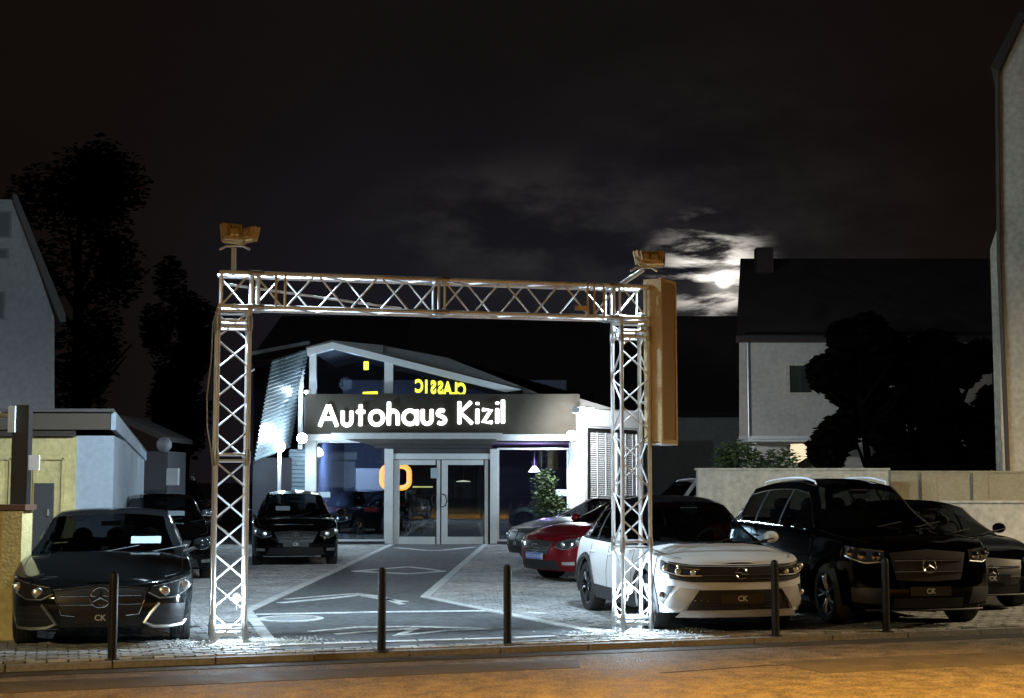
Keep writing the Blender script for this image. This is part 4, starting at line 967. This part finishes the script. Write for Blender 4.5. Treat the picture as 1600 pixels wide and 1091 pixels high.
# corrugated wing at the left
wg = empty('corrugated_wing', (B(480, 0).x, D, 0), 0, 'wing clad in horizontally ribbed sheet metal left of the glazed gable', 'building wing'); WI = Vector(wg.location)
def sheet(name, A0, A1, B0, B1, nrib, amp, m, par, org, horizontal=True):
    """ribbed sheet between lower edge A0-A1 and upper edge B0-B1"""
    rows = []; n = nrib*8; nm = (Vector(A1)-Vector(A0)).cross(Vector(B0)-Vector(A0)).normalized()
    for i in range(n+1):
        t = i/n; ph = (i % 8)/8; o_ = amp*(0 if ph < .25 else (1 if .375 <= ph < .75 else .5)); rows.append([Vector(A0).lerp(Vector(B0), t)+nm*o_-org, Vector(A1).lerp(Vector(B1), t)+nm*o_-org])
    return MB().grid(rows).obj(name, m, par)
def Q3(px, py, dy): p = P(px, py, D+dy); return p
sheet('ribbed_cladding', Q3(396, 722, -3.2), Q3(452, 700, .0), Q3(424, 563, -3.2), Q3(482, 545, .0), 26, .035, M_sheet, wg, WI)
sheet('ribbed_cladding', Q3(452, 849, .02), Q3(480, 849, .02), Q3(452, 702, .02), Q3(480, 702, .02), 22, .04, M_sheet, wg, WI)
MB().tube([Q3(470, 548, -.3)-WI, Q3(458, 600, -.35)-WI, Q3(445, 665, -.4)-WI], .05, 8).obj('downpipe', M_sheet, wg, smooth=True)
MB().box(Q3(470, 640, -.2)-WI, (.12, .12, 2.2)).obj('upright', M_frame, wg)
MB().box((Q3(425, 785, -2.5)-WI), (1.0, .1, 2.3)).obj('lower_wall', mat('dark_wall', (.05, .055, .07), .8), wg)
MB().slab([Q3(390, 556, -3.4)-WI, Q3(484, 538, -.3)-WI, Q3(484, 538, 5)-WI, Q3(390, 556, 5)-WI], (0, 0, .1)).obj('wing_roof', dk, wg)
# right wing with white board and blinds
rw = empty('blinds_wing', (B(908, 0).x, D-.6, 0), 0, 'brightly lit white wing with slatted window blinds right of the showroom', 'building wing'); RI = Vector(rw.location)
def W3(px, py, f): return P(px, py, D-.6+f*2.6)      # recedes to the right
def wquad(name, pts, m, th, par): 
    return MB().slab([p-RI for p in pts], th).obj(name, m, par)
wdir = (W3(1000, 700, 1)-W3(908, 700, 0)); wdir.z = 0; wdir.normalize(); wn_ = Vector((wdir.y, -wdir.x, 0)); 
def WP(t, z, off=0.): return Vector((B(908, 0).x, D-.6, 0))+wdir*t+Vector((0, 0, z))+wn_*off
wlen = (W3(1000, 700, 1)-W3(908, 700, 0)).length; zt0 = W3(908, 636, 0).z; zt1 = W3(908, 668, 0).z
def wb(name, t0, t1, z0, z1, off, th, m, par=None):
    pts = [WP(t0, z0, off), WP(t1, z0, off), WP(t1, z1, off), WP(t0, z1, off)]; return MB().slab([p-RI for p in pts], wn_*(-th)).obj(name, m, par or rw)
wb('wall', 0, wlen, zt1, zt0, 0, .25, M_white); wb('wall', 0, .16, 0, zt1-.005, 0, .25, M_white); wb('wall', wlen-.35, wlen, 0, zt1-.005, 0, .25, M_white); wb('wall', .165, wlen-.355, 0, .45, 0, .25, M_white)
wb('sign_board', .05, wlen-.1, zt1+.05, zt0-.06, .06, .05, mat('white_board', (.8, .8, .8), .4))
wf = wb('window_frame', .17, wlen-.36, zt1-.10, zt1-.01, .02, .1, M_blackm); wb('window_frame', .17, .25, .46, zt1-.105, .02, .1, M_blackm); wb('window_frame', wlen*.52, wlen*.52+.10, .46, zt1-.105, .02, .1, M_white)
wb('window_backing', .26, wlen-.37, .46, zt1-.105, -.12, .03, M_trim)
nb_ = 44
for i in range(nb_):
    z = .50+(zt1-.16-.50)*i/(nb_-1)
    for t0, t1 in ((.27, wlen*.52-.01), (wlen*.52+.11, wlen-.38)):
        pts = [WP(t0, z, -.02), WP(t1, z, -.02), WP(t1, z+.035, -.06), WP(t0, z+.035, -.06)]; MB().slab([p-RI for p in pts], (0, 0, .006)).obj('slat', M_white, rw)
for tt in (wlen*.22, wlen*.36, wlen*.7, wlen*.82): MB().box(WP(tt, (zt1+.4)/2, -.01)-RI, (.03, .01, zt1-.6), math.atan2(wdir.y, wdir.x)).obj('blind_tape', M_white, rw)
# arm lamp washing the white board
p = P(900, 641, D-2.4); e = empty('arm_floodlight', p, 0, 'small floodlight on an arm washing the white board above the blinds', 'floodlight')
MB().box((0, 0, 0), (.20, .10, .14)).obj('housing', M_steel, e); MB().box((.0, .055, 0), (.17, .006, .11)).obj('led_panel', M_led, e); MB().tube([(0, 0, .07), (.02, .6, .12), (.12, 1.7, .05)], .02, 6).obj('arm', M_steel, e)
lamp('SPOT', p+Vector((0, .08, 0)), 1700, (.95, .98, 1), None, .08, WP(wlen*.5, 2.4), 130, .8)
# wall lamps; the two tiny ones stand in for reflected glows
M_bulb = emit_mat('wall_lamp_bulb', (.85, .95, 1), 30)
for px, py, dy, pw, lb, pole in ((472, 685, -1.1, 400, 'brightest round lamp on the left corner column beside the ribbed wing', 0), (437, 698, -3.6, 190, 'bright globe lamp on a white post in front of the ribbed wing', 1), (893, 681, -1.1, 330, 'bright round lamp on the right corner column below the fascia', 0),
                              (455, 612, -.8, 14, 'tiny glowing ball for a reflected glow high on the ribbed wing beside the gable', 2), (478, 613, -.5, 10, 'tiny glowing ball for a reflected glow on the gable corner post', 2)):
    p = P(px, py, D+dy); e = empty('wall_lamp', p, 0, lb, 'lamp', 'white lamps on the showroom front'); r = .14 if pole < 2 else .045
    MB().ball((0, 0, 0), r, 16).obj('bulb', M_bulb, e, smooth=True)
    if pole == 1: MB().tube([(0, .02, -r-.0), (0, .02, -p.z)], .05, 10).obj('lamp_post', M_white, e, smooth=True)
    else: MB().tube([(0, r*.8, 0), (0, .35, .03)], .02, 8).box((0, .35, .03), (.12, .03, .12)).obj('bracket', M_frame, e)
    lamp('POINT', p+Vector((0, -r-.06, -.02)), pw, LED, None, .12)

# tar-filled cracks in the road
tar = mat('tar', (.02, .019, .018), .85, spec=.1)
for pts in ([(-3.2, -.95), (-1.5, -1.02), (.4, -.9), (2.2, -1.05), (3.9, -.98)], [(5.0, -2.1), (6.2, -1.9), (7.1, -2.0), (8.6, -1.7)]):
    mb = MB(); ribbon(mb, [lot(a, b) for a, b in pts], .025, -.07, -.057); mb.obj('tar_seam', tar, road)
# ------------------------------------------------------------------ neighbours on the left
hD = 46.0
def hs(org, pts, Y0, th): return [Vector((P(x, y, Y0).x, Y0, P(x, y, Y0).z))-org for x, y in pts], (0, th, 0)
hl = empty('gabled_house', (P(40, 700, hD).x, hD, 0), 0, 'tall pale gabled house at the edge of the lot behind the garage', 'house'); HI = Vector(hl.location)
p_, t_ = hs(HI, [(-160, 752), (85, 752), (85, 497), (22, 312), (-160, 312)], hD, 9); t_ = (-4, 9, 0); MB().slab(p_, t_).obj('wall', M_house, hl)
p_, t_ = hs(HI, [(20, 303), (26, 303), (103, 492), (103, 503), (94, 503), (22, 316)], hD-.35, 9.6); t_ = (-4.3, 9.6, 0); MB().slab(p_, t_).obj('roof', mat('verge_board', (.20, .19, .18), .8), hl)
for (x0, y0, x1, y1) in ((-14, 330, 18, 372), (-14, 388, 14, 405), (-14, 455, 8, 500)):
    a, b_ = P(x0, y0, hD), P(x1, y1, hD); wv = MB().box((0, 0, 0), (b_.x-a.x, .10, a.z-b_.z)).obj('window', mat('grey_frame', (.42, .42, .42), .6), hl); wv.location = Vector(((a.x+b_.x)/2, hD, (a.z+b_.z)/2))-HI
    MB().box((0, -.055, 0), (b_.x-a.x-.12, .012, a.z-b_.z-.12)).obj('pane', mat('dark_pane', (.26, .27, .28), .5), wv)
# garage
gy = 22.6; gz = P(178, 645, gy).z
ga = empty('flat_roof_garage', (P(120, 700, gy).x, gy, 0), 0, 'flat-roofed garage with yellow front and pale side wall', 'garage'); GI = Vector(ga.location)
A_, Bx = P(178, 700, gy), P(226, 700, 35.); A_.z = 0; Bx.z = 0
Cx = P(120, 700, gy); Cx.z = 0
pts = [Cx, A_, Bx, Vector((Cx.x-6, 35, 0)), Vector((Cx.x-6, gy+2, 0))]
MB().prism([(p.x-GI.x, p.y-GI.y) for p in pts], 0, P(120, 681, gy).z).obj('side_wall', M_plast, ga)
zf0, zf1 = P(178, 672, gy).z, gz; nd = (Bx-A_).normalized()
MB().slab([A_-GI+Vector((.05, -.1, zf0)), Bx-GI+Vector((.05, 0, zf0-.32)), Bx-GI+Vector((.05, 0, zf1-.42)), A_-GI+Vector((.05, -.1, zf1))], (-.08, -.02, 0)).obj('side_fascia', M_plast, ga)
MB().slab([Vector((A_.x-7, gy-.3, zf1+.0)), Vector((A_.x+.06, gy-.3, zf1+.0)), Bx+Vector((.06, 0, zf1-.42)), Vector((Bx.x-7, 35, zf1-.42))], (0, 0, .05)).obj('roof', mat('flat_roof', (.10, .095, .09), .8), ga).location = -GI
a, b_ = P(55, 651, gy), P(177, 672, gy); MB().slab([Vector((Cx.x-8, gy-.22, P(0, 672, gy).z)), Vector((A_.x-.02, gy-.22, P(0, 672, gy).z)), Vector((A_.x-.02, gy-.22, zf1-.02)), Vector((Cx.x-8, gy-.22, zf1-.02))], (0, .1, 0)).obj('front_fascia', mat('brown_board', (.10, .08, .06), .7), ga).location = -GI
MB().slab([Vector((Cx.x-8, gy-.15, P(0, 682, gy).z)), Vector((Cx.x, gy-.15, P(0, 682, gy).z)), Vector((Cx.x, gy-.15, P(0, 673, gy).z)), Vector((Cx.x-8, gy-.15, P(0, 673, gy).z))], (0, .1, 0)).obj('front_fascia', mat('brown_board_dark', (.05, .04, .03), .7), ga).location = -GI
MB().slab([Vector((Cx.x-8, gy-.04, 0)), Vector((Cx.x-.0, gy-.04, 0)), Vector((Cx.x-.0, gy-.04, P(0, 683, gy).z)), Vector((Cx.x-8, gy-.04, P(0, 683, gy).z))], (0, .25, 0)).obj('front_wall', M_yellow, ga).location = -GI
# raised panel outline and dark side gate
for x0, x1, y0 in ((0, 16, 716), (58, 98, 716)):
    a, b_ = P(x0, y0, gy), P(x1, 850, gy); W_, H_ = b_.x-a.x, a.z-b_.z; o = MB().box((-W_/2, 0, 0), (.05, .05, H_)).box((W_/2, 0, 0), (.05, .05, H_)).box((0, 0, H_/2), (W_, .05, .05)).obj('panel_moulding', M_yellow, ga); o.location = Vector(((a.x+b_.x)/2, gy-.06, (a.z+b_.z)/2))-GI
a, b_ = P(57, 760, gy), P(84, 852, gy); o = MB().box((0, 0, 0), (b_.x-a.x, .05, a.z-b_.z+.1)).obj('side_door', mat('grey_door', (.06, .065, .07), .5), ga); o.location = Vector(((a.x+b_.x)/2, gy-.08, (a.z+b_.z)/2))-GI
MB().box((.09, -.05, .05), (.03, .04, .10)).obj('handle', M_steel, o)
# second small garage roof behind
g2 = empty('shed', (P(222, 700, 36).x, 36.2, 0), 0, 'small dark shed half hidden behind the far corner of the garage', 'shed'); S2 = Vector(g2.location)
MB().box((.1, 1, P(0, 705, 36).z/2), (1.0, 2, P(0, 705, 36).z)).obj('wall', mat('shed_wall', (.06, .06, .07), .8), g2); MB().slab([Vector((-.7, -.2, P(0, 655, 36).z)), Vector((.55, -.2, P(0, 690, 36).z)), Vector((.55, 3, P(0, 690, 36).z)), Vector((-.7, 3, P(0, 655, 36).z))], (0, 0, .12)).obj('roof', M_tile, g2)
MB().box((.75, -.05, P(0, 745, 36).z), (.28, .2, .42)).obj('meter_box', M_frame, g2); MB().ball((.55, -.2, P(0, 695, 36).z), .2, 10).obj('lamp_globe', mat('dull_globe', (.2, .2, .22), .5), g2, smooth=True)
# front wall pillar, post
py_ = 16.2
a, b_ = P(-70, 798, py_), P(37, 798, py_); pw_ = empty('boundary_wall', ((a.x+b_.x)/2, py_, 0), 0, 'low yellow rendered wall with brown coping beside the dark sedan', 'wall'); W_ = b_.x-a.x
MB().box((0, .15, a.z/2), (W_, .3, a.z)).obj('wall_body', M_yellow, pw_); MB().box((0, .15, a.z+.035), (W_+.06, .38, .06)).obj('coping', mat('brown_coping', (.12, .06, .04), .7), pw_)
MB().box((W_/2-.11, -.02, a.z/2), (.22, .05, a.z-.02)).obj('end_pier', M_yellow, pw_)
p = P(29, 790, py_+.1); e = empty('sign_post', (p.x, py_+.15, a.z+.065), 0, 'thick dark square post on the yellow wall carrying small pale boxes', 'post'); hh = P(0, 633, py_+.1).z-a.z-.065
MB().box((0, 0, hh/2), (.185, .14, hh)).obj('post', M_blackm, e); MB().box((-.03-.06, -.09, hh-.16), (.075, .05, .30)).obj('switch_box', M_frame, e); MB().box((.15, -.03, hh*.42), (.13, .03, .17)).obj('number_board', M_white, e)
MB().tube([(-.12, -.06, hh-.12), (-.3, -.06, hh-.10)], .03, 8).obj('lamp_arm', M_frame, e, smooth=True)
gp = empty('gate_post', G(28, 1000)+Vector((-.3, 1.0, 0)), 0, 'short rusty red gate post beside the left headlight of the dark sedan', 'post')
MB().box((0, 0, .55), (.08, .08, 1.1)).obj('post', mat('rusty_red', (.09, .03, .02), .7), gp); MB().box((0, -.0, 1.13), (.10, .10, .06)).obj('cap', M_trim, gp)
# trees
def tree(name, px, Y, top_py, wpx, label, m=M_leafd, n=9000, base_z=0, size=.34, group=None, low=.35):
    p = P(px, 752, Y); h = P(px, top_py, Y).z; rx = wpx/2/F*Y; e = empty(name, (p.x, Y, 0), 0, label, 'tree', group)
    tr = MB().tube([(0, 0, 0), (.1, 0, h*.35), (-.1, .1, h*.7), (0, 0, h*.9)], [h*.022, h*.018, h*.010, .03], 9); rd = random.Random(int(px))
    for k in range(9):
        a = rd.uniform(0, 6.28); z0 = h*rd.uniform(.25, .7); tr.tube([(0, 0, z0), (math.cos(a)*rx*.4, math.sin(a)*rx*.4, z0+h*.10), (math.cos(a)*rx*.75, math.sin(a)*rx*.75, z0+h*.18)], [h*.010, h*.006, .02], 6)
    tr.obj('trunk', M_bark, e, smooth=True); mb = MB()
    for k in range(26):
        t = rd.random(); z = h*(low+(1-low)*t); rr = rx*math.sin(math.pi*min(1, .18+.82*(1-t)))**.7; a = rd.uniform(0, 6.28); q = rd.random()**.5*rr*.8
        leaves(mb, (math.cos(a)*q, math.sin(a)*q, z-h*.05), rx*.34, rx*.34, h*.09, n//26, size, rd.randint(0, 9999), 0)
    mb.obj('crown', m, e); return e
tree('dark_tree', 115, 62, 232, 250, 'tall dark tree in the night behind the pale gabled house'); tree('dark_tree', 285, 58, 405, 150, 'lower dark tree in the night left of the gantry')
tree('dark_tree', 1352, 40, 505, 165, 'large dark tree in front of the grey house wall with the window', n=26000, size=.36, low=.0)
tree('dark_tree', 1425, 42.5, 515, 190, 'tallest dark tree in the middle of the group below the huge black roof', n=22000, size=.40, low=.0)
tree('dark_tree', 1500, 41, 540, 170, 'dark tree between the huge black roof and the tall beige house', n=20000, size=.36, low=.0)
# ------------------------------------------------------------------ houses on the right
def house(name, label, Y, wallpts, roofs, mw, depth):
    cx = sum(P(x, 700, Y).x for x, _ in wallpts)/len(wallpts); e = empty(name, (cx, Y, 0), 0, label, 'house'); I = Vector(e.location)
    MB().slab([Vector((P(x, y, Y).x, Y, max(0, P(x, y, Y).z)))-I for x, y in wallpts], (depth*.2, depth, 0)).obj('wall', mw, e)
    for pts in roofs: MB().slab([Vector((P(x, y, Y+dy).x, Y+dy, P(x, y, Y+dy).z))-I for x, y, dy in pts], (0, .05, -.22)).obj('roof', M_tile, e)
    return e, I
hm, I1 = house('grey_house', 'grey rendered house with one small window and a huge black roof', 48., [(1155, 800), (1550, 800), (1550, 523), (1155, 523)], [[(1150, 525, -.5), (1552, 525, -.5), (1545, 404, 4.5), (1157, 404, 4.5)]], M_grey, 9)
MB().slab([Vector((P(1157, 404, 52.5).x, 52.6, P(0, 404, 52.5).z-.05))-I1, Vector((P(1545, 404, 52.5).x, 52.6, P(0, 404, 52.5).z-.05))-I1, Vector((P(1545, 404, 52.5).x+1, 57.5, P(0, 523, 48).z-.2))-I1, Vector((P(1157, 404, 52.5).x+1, 57.5, P(0, 523, 48).z-.2))-I1], (0, .05, -.2)).obj('roof', M_tile, hm)
a, b_ = P(1186, 404, 51), P(1190, 404, 51); MB().box(Vector((P(1187, 0, 51).x, 51, P(0, 408, 51).z))-I1, (.60, .55, .9)).obj('chimney', M_tile, hm)
a, b_ = P(1228, 567, 48), P(1273, 617, 48); wv = MB(); W_, H_ = b_.x-a.x, a.z-b_.z
for bx_ in (((-W_/2+.05, 0, 0), (.10, .12, H_)), ((W_/2-.05, 0, 0), (.10, .12, H_)), ((0, 0, H_/2-.05), (W_-.2, .12, .10)), ((0, -.04, -H_/2+.03), (W_+.1, .2, .07))): wv.box(*bx_)
wo_ = wv.obj('window', M_beige, hm); wo_.location = Vector(((a.x+b_.x)/2, 47.96, (a.z+b_.z)/2))-I1
MB().box((0, .03, 0), (W_-.2, .02, H_-.16)).obj('pane', mat('greenish_pane', (.035, .045, .035), .12), wo_); MB().box((0, .0, 0), (.05, .04, H_-.18)).obj('glazing_bar', M_trim, wo_)
MB().tube([Vector((P(1152, 0, 47.3).x, 47.35, P(0, 526, 47.4).z))-I1, Vector((P(1552, 0, 47.3).x, 47.35, P(0, 526, 47.4).z))-I1], .07, 8).obj('gutter', M_trim, hm)
MB().tube([Vector((P(1161, 0, 47.8).x, 47.9, P(0, 528, 47.4).z))-I1, Vector((P(1161, 0, 47.8).x, 47.9, .2))-I1], .05, 8).obj('downpipe', M_steel, hm)
# porch at its foot with a lit yellow panel
a, b_ = P(1168, 688, 44), P(1268, 688, 44); pr = empty('lean_to_porch', ((a.x+b_.x)/2, 44, 0), 0, 'small lean-to porch with white gutter and warm lit panel below the grey house', 'porch'); PI_ = Vector(pr.location); W_ = b_.x-a.x
MB().box((0, 1, P(0, 687, 44).z), (W_, 2.2, .12)).obj('roof', M_frame, pr); MB().box((0, -.15, P(0, 684, 44).z), (W_*.98, .12, .10)).obj('gutter', M_frame, pr); MB().box((0, 2.0, P(0, 720, 44).z), (W_-.1, .1, 1.6)).obj('back_panel', M_grey, pr)
a, b_ = P(1236, 694, 44), P(1272, 724, 44); MB().slab([Vector((P(x, y, 44).x, 44.2, P(x, y, 44).z))-PI_ for x, y in ((1237, 694), (1274, 692), (1283, 703), (1248, 724), (1238, 722))], (0, .05, 0)).obj('lit_panel', emit_mat('warm_emission', (1, .74, .35), .75), pr)  # panel given its own warm emission
wp = P(1179, 706, 31); e = empty('white_post', (wp.x, 31, 0), 0, 'white upright post with a ball foot above the beige wall', 'post'); MB().tube([(0, 0, 0), (0, 0, P(0, 724, 31).z)], .02, 6).obj('stem', M_blackm, e); MB().tube([(0, 0, P(0, 720, 31).z), (0, 0, P(0, 692, 31).z)], .045, 8).obj('tube', M_white, e); MB().ball((0, 0, P(0, 727, 31).z), .055, 10).obj('ball', M_white, e, smooth=True)
h2, I2 = house('low_house', 'low grey house wall with a long black roof behind the gantry', 58., [(640, 800), (1162, 800), (1162, 642), (640, 642)], [[(630, 643, -.5), (1166, 643, -.5), (1163, 494, 5), (640, 494, 5)]], M_grey, 10)
h3 = empty('dark_barn', (P(540, 700, 62).x, 62, 0), 0, 'dark house roof in the night behind the showroom', 'house'); I3 = Vector(h3.location)
MB().slab([Vector((P(x, y, 62).x, 62, max(0, P(x, y, 62).z)))-I3 for x, y in ((396, 800), (690, 800), (690, 560), (396, 560))], (0, 8, 0)).obj('wall', mat('dark_wall_b', (.04, .04, .05), .9), h3)
MB().slab([Vector((P(x, y, 62+d_).x, 62+d_, P(x, y, 62+d_).z))-I3 for x, y, d_ in ((390, 562, -.3), (694, 562, -.3), (694, 494, 4), (440, 494, 4))], (0, 0, -.2)).obj('roof', M_tile, h3)
# tall house at the right edge
tD = 30.
th = empty('tall_house', (P(1600, 700, tD).x, tD, 0), 0, 'very tall beige house wall at the right edge of the view', 'house'); TI = Vector(th.location)
MB().slab([Vector((P(x, y, tD).x, tD, max(0, P(x, y, tD).z)))-TI for x, y in ((1566, 850), (1800, 850), (1800, 25), (1592, 25), (1557, 92))], (3.2, 8, 0)).obj('wall', M_beige, th)
MB().slab([Vector((P(x, y, tD-.3).x, tD-.3, P(x, y, tD-.3).z))-TI for x, y in ((1548, 104), (1592, 18), (1602, 22), (1560, 112))], (3.3, 8.5, 0)).obj('roof', M_tile, th)
MB().tube([Vector((P(1558, 104, tD-.15).x, tD-.15, P(0, 104, tD).z))-TI, Vector((P(1561, 400, tD-.15).x, tD-.15, P(0, 400, tD).z))-TI, Vector((P(1575, 740, tD-.15).x, tD-.15, P(0, 740, tD).z))-TI], .05, 8).obj('downpipe', mat('brown_pipe', (.07, .05, .035), .6), th, smooth=True)
MB().slab([Vector((P(x, y, tD+.4).x, tD+.4, max(0, P(x, y, tD+.4).z)))-TI for x, y in ((1560, 850), (1578, 850), (1566, 330), (1547, 390))], (1.2, 3, 0)).obj('chimney_breast', M_beige, th)
# boundary walls right
bD = 28.
def wallrun(name, label, x0, x1, ytop, Y, m, capm=None, posts=()):
    a, b_ = P(x0, ytop, Y), P(x1, ytop, Y); e = empty(name, ((a.x+b_.x)/2, Y, 0), 0, label, 'wall'); W_ = b_.x-a.x
    MB().box((0, .12, a.z/2), (W_, .24, a.z)).obj('wall_body', m, e)
    MB().box((0, .12, a.z+.022), (W_+.06, .30, .04)).obj('coping', capm or m, e)
    for px in posts:
        x = P(px, ytop, Y).x-(a.x+b_.x)/2; MB().box((x, -.03, a.z/2), (.30, .06, a.z-.01)).obj('pier', m, e)
    return e
wallrun('garden_wall', 'tall beige rendered wall behind the white crossover and black SUV', 1090, 1388, 735, bD, M_beige)
wallrun('garden_wall', 'darker panelled beige wall with piers in front of the tall house', 1392, 1760, 739, 29.5, mat('tan_render', (.36, .32, .22), .9, noise=2, amount=.2), posts=(1450, 1530, 1640))
wallrun('garden_wall', 'low sunlit-pale wall in front of the parked dark car at the right edge'.replace('sunlit-pale', 'pale'), 1470, 1760, 786, 25.5, M_beige)
# bush behind the wall
bs = empty('leafy_bush', (P(1185, 0, 29.5).x, 29.5, 0), 0, 'leafy bush showing over the beige wall under the grey house', 'bush'); mb = MB(); rd = random.Random(5)
for k in range(22):
    px = rd.uniform(1128, 1236); hh = 692+abs(px-1165)*.22 if px < 1165 else 694+rd.uniform(0, 8); q = P(px, hh+12, 29.5)-Vector(bs.location); leaves(mb, (q.x, rd.uniform(-.3, .3), q.z-rd.random()*.3), .22, .3, .28, 90, .10, k, 0)
mb.obj('foliage', M_leaf, bs); MB().tube([(0, 0, 0), (.05, 0, 2.0)], .03, 6).obj('stem', M_bark, bs)
# ------------------------------------------------------------------ cars
def paint(name, c, rough=.28, metal=.4): return mat(name, c, rough, metal=metal, coat=.35, spec=.18)
Pk = paint('black_paint', (.0016, .0016, .002), .06, .0); Pk2 = mat('deep_black_paint', (.0012, .0012, .0014), .05, coat=0, spec=.15); Pg = paint('dark_grey_paint', (.009, .011, .012), .12, .2); Pw = paint('white_paint_car', (.74, .75, .76), .35, 0.); Pr = paint('red_paint', (.12, .005, .008), .3, .3)
Pgr = paint('grey_green_paint', (.09, .12, .115), .3, .6); Ps = paint('silver_paint', (.35, .36, .37), .3, .7)
def park(S, px, py, deg, **k):
    rz = R(deg); d = Vector((math.cos(rz), math.sin(rz), 0)); g = G(px, py); o = g-d*(S.L/2); return make_car(S, k.pop('paint'), (o.x, o.y, 0), rz, k.pop('label'), **k)
grp = 'used cars parked in the dealer lot'
park(S_sedan(1.44, 4.7, 1.92), 155, 1017, -77, paint=Pg, label='dark grey sedan with a large star emblem beside the left truss tower', front='sedan', sheet=(.42, .28, .34), group=grp)
park(S_hatch(1.52, 4.45), 257, 911, -74, paint=Pk, label='black compact SUV parked directly behind the dark grey sedan', front='hatch', sheet=(.25, .3, .3), group=grp)
park(S_suv(1.84, 4.6, 1.85), 283, 853, -74, paint=Pk, label='black SUV farthest back in the row along the garage', front='suv', rails=True, group=grp)
park(S_hatch(1.54, 4.35, 1.80), 462, 887, -80, paint=Pk, label='black hatchback parked in front of the ribbed wing of the showroom', front='hatch', sheet=(-.25, .3, .3), group=grp)
park(S_cross(1.58), 1160, 995, -77, paint=Pw, roofm=Pk, label='white crossover with black roof and lightning ring emblem behind the right truss tower', front='crossover', rim='dark', emb='bolt', pillars=(-.30, -1.12), cladding=True, group=grp)
park(S_suv(1.80, 4.95, 1.97), 1455, 985, -79, paint=Pk2, label='large black SUV with chrome window line parked right of the white crossover', front='suv', rim='alloy', pillars=(-.25, -1.25), windowline=True, rails=True, group=grp)
park(S_hatch(1.43, 4.3), 836, 911, -148, paint=Pr, label='dark red car with a blue and white plate behind the white crossover', front='hatch', plate='print', emb='oval', group=grp)
park(S_sedan(1.43, 4.6), 806, 882, -152, paint=Pgr, label='grey green saloon parked behind the dark red car', front='twin', emb='oval', group=grp)
park(S_suv(1.78, 4.6, 1.85), 985, 846, -150, paint=Ps, label='silver SUV with roof rails parked under the blinds window', front='suv', rails=True, group=grp)
park(S_hatch(1.48, 4.3), 1552, 958, -79, paint=Pk2, label='black car at the far right beyond the large black SUV', front='suv', group=grp)
park(S_sedan(1.45, 4.6), 585, 845.5, -115, paint=Pg, label='dark sports saloon on show behind the left shop window', front='twin', emb='star', group='cars inside the showroom')
# move the show car onto the showroom floor
for o in bpy.data.objects:
    if o.get('label', '').startswith('dark sports saloon'): o.location = (P(560, 800, D+3.2).x, D+3.4, .03)
# ------------------------------------------------------------------ street lamps of the street behind the viewer
def street_lamp(x, y, h, label, power, aim, ang=165, reach=1.2, col=SODIUM, grp_='sodium street lamps along the road'):
    e = empty('street_lamp', (x, y, -.1), 0, label, 'street lamp', grp_); a = Vector((aim[0]-x, aim[1]-y, 0)).normalized()
    MB().tube([(0, 0, 0), (0, 0, h), (a.x*.4, a.y*.4, h+.35), (a.x*reach, a.y*reach, h+.45)], [.08, .055, .05, .04], 10).obj('mast', M_steel, e, smooth=True)
    c_ = Vector((a.x*(reach+.25), a.y*(reach+.25), h+.42)); MB().ball(c_, .5, 14, .75, .35, .16).obj('lamp_head', M_steel, e, smooth=True); MB().ball(c_+Vector((0, 0, -.055)), .32, 12, .7, .3, .16).obj('lamp_glass', emit_mat('sodium_glass', (1, .55, .12), 25), e, smooth=True)
    lamp('SPOT', Vector((x, y, 0))+c_+Vector((0, 0, -.22)), power, col, None, .12, Vector((x, y, 0))+Vector((a.x*(reach+.9), a.y*(reach+.9), 0)), ang, .6)
street_lamp(9.0, 8.2, 7.0, 'sodium street lamp beside the road beyond the right edge of the view', 17000, (5.6, 8.9), 100, 3.2)
street_lamp(-6.5, 7.2, 7.0, 'sodium street lamp leaning over the road just beyond the left edge of the view', 7000, (-2, 8.2), 96, 4.2)
street_lamp(-13, -3, 7.2, 'yellow street lamp on the near side of the road behind the viewpoint', 12000, (-5, 4), 168, 1.2, (1, .78, .40))
street_lamp(19, 17, 7.5, 'unseen pale street lamp added beyond the right edge to light the houses', 14000, (18, 24), 165, 1.2, (1, .78, .48), 'unseen pale street lamps added to light the houses')  # added unseen lamp, brightens the right-hand houses
street_lamp(-26, 26, 8.5, 'unseen pale street lamp added beyond the left edge to light the house', 13000, (-22, 33), 165, 1.2, (.85, .92, 1), 'unseen pale street lamps added to light the houses')  # added unseen lamp, lifts the gabled house on the left
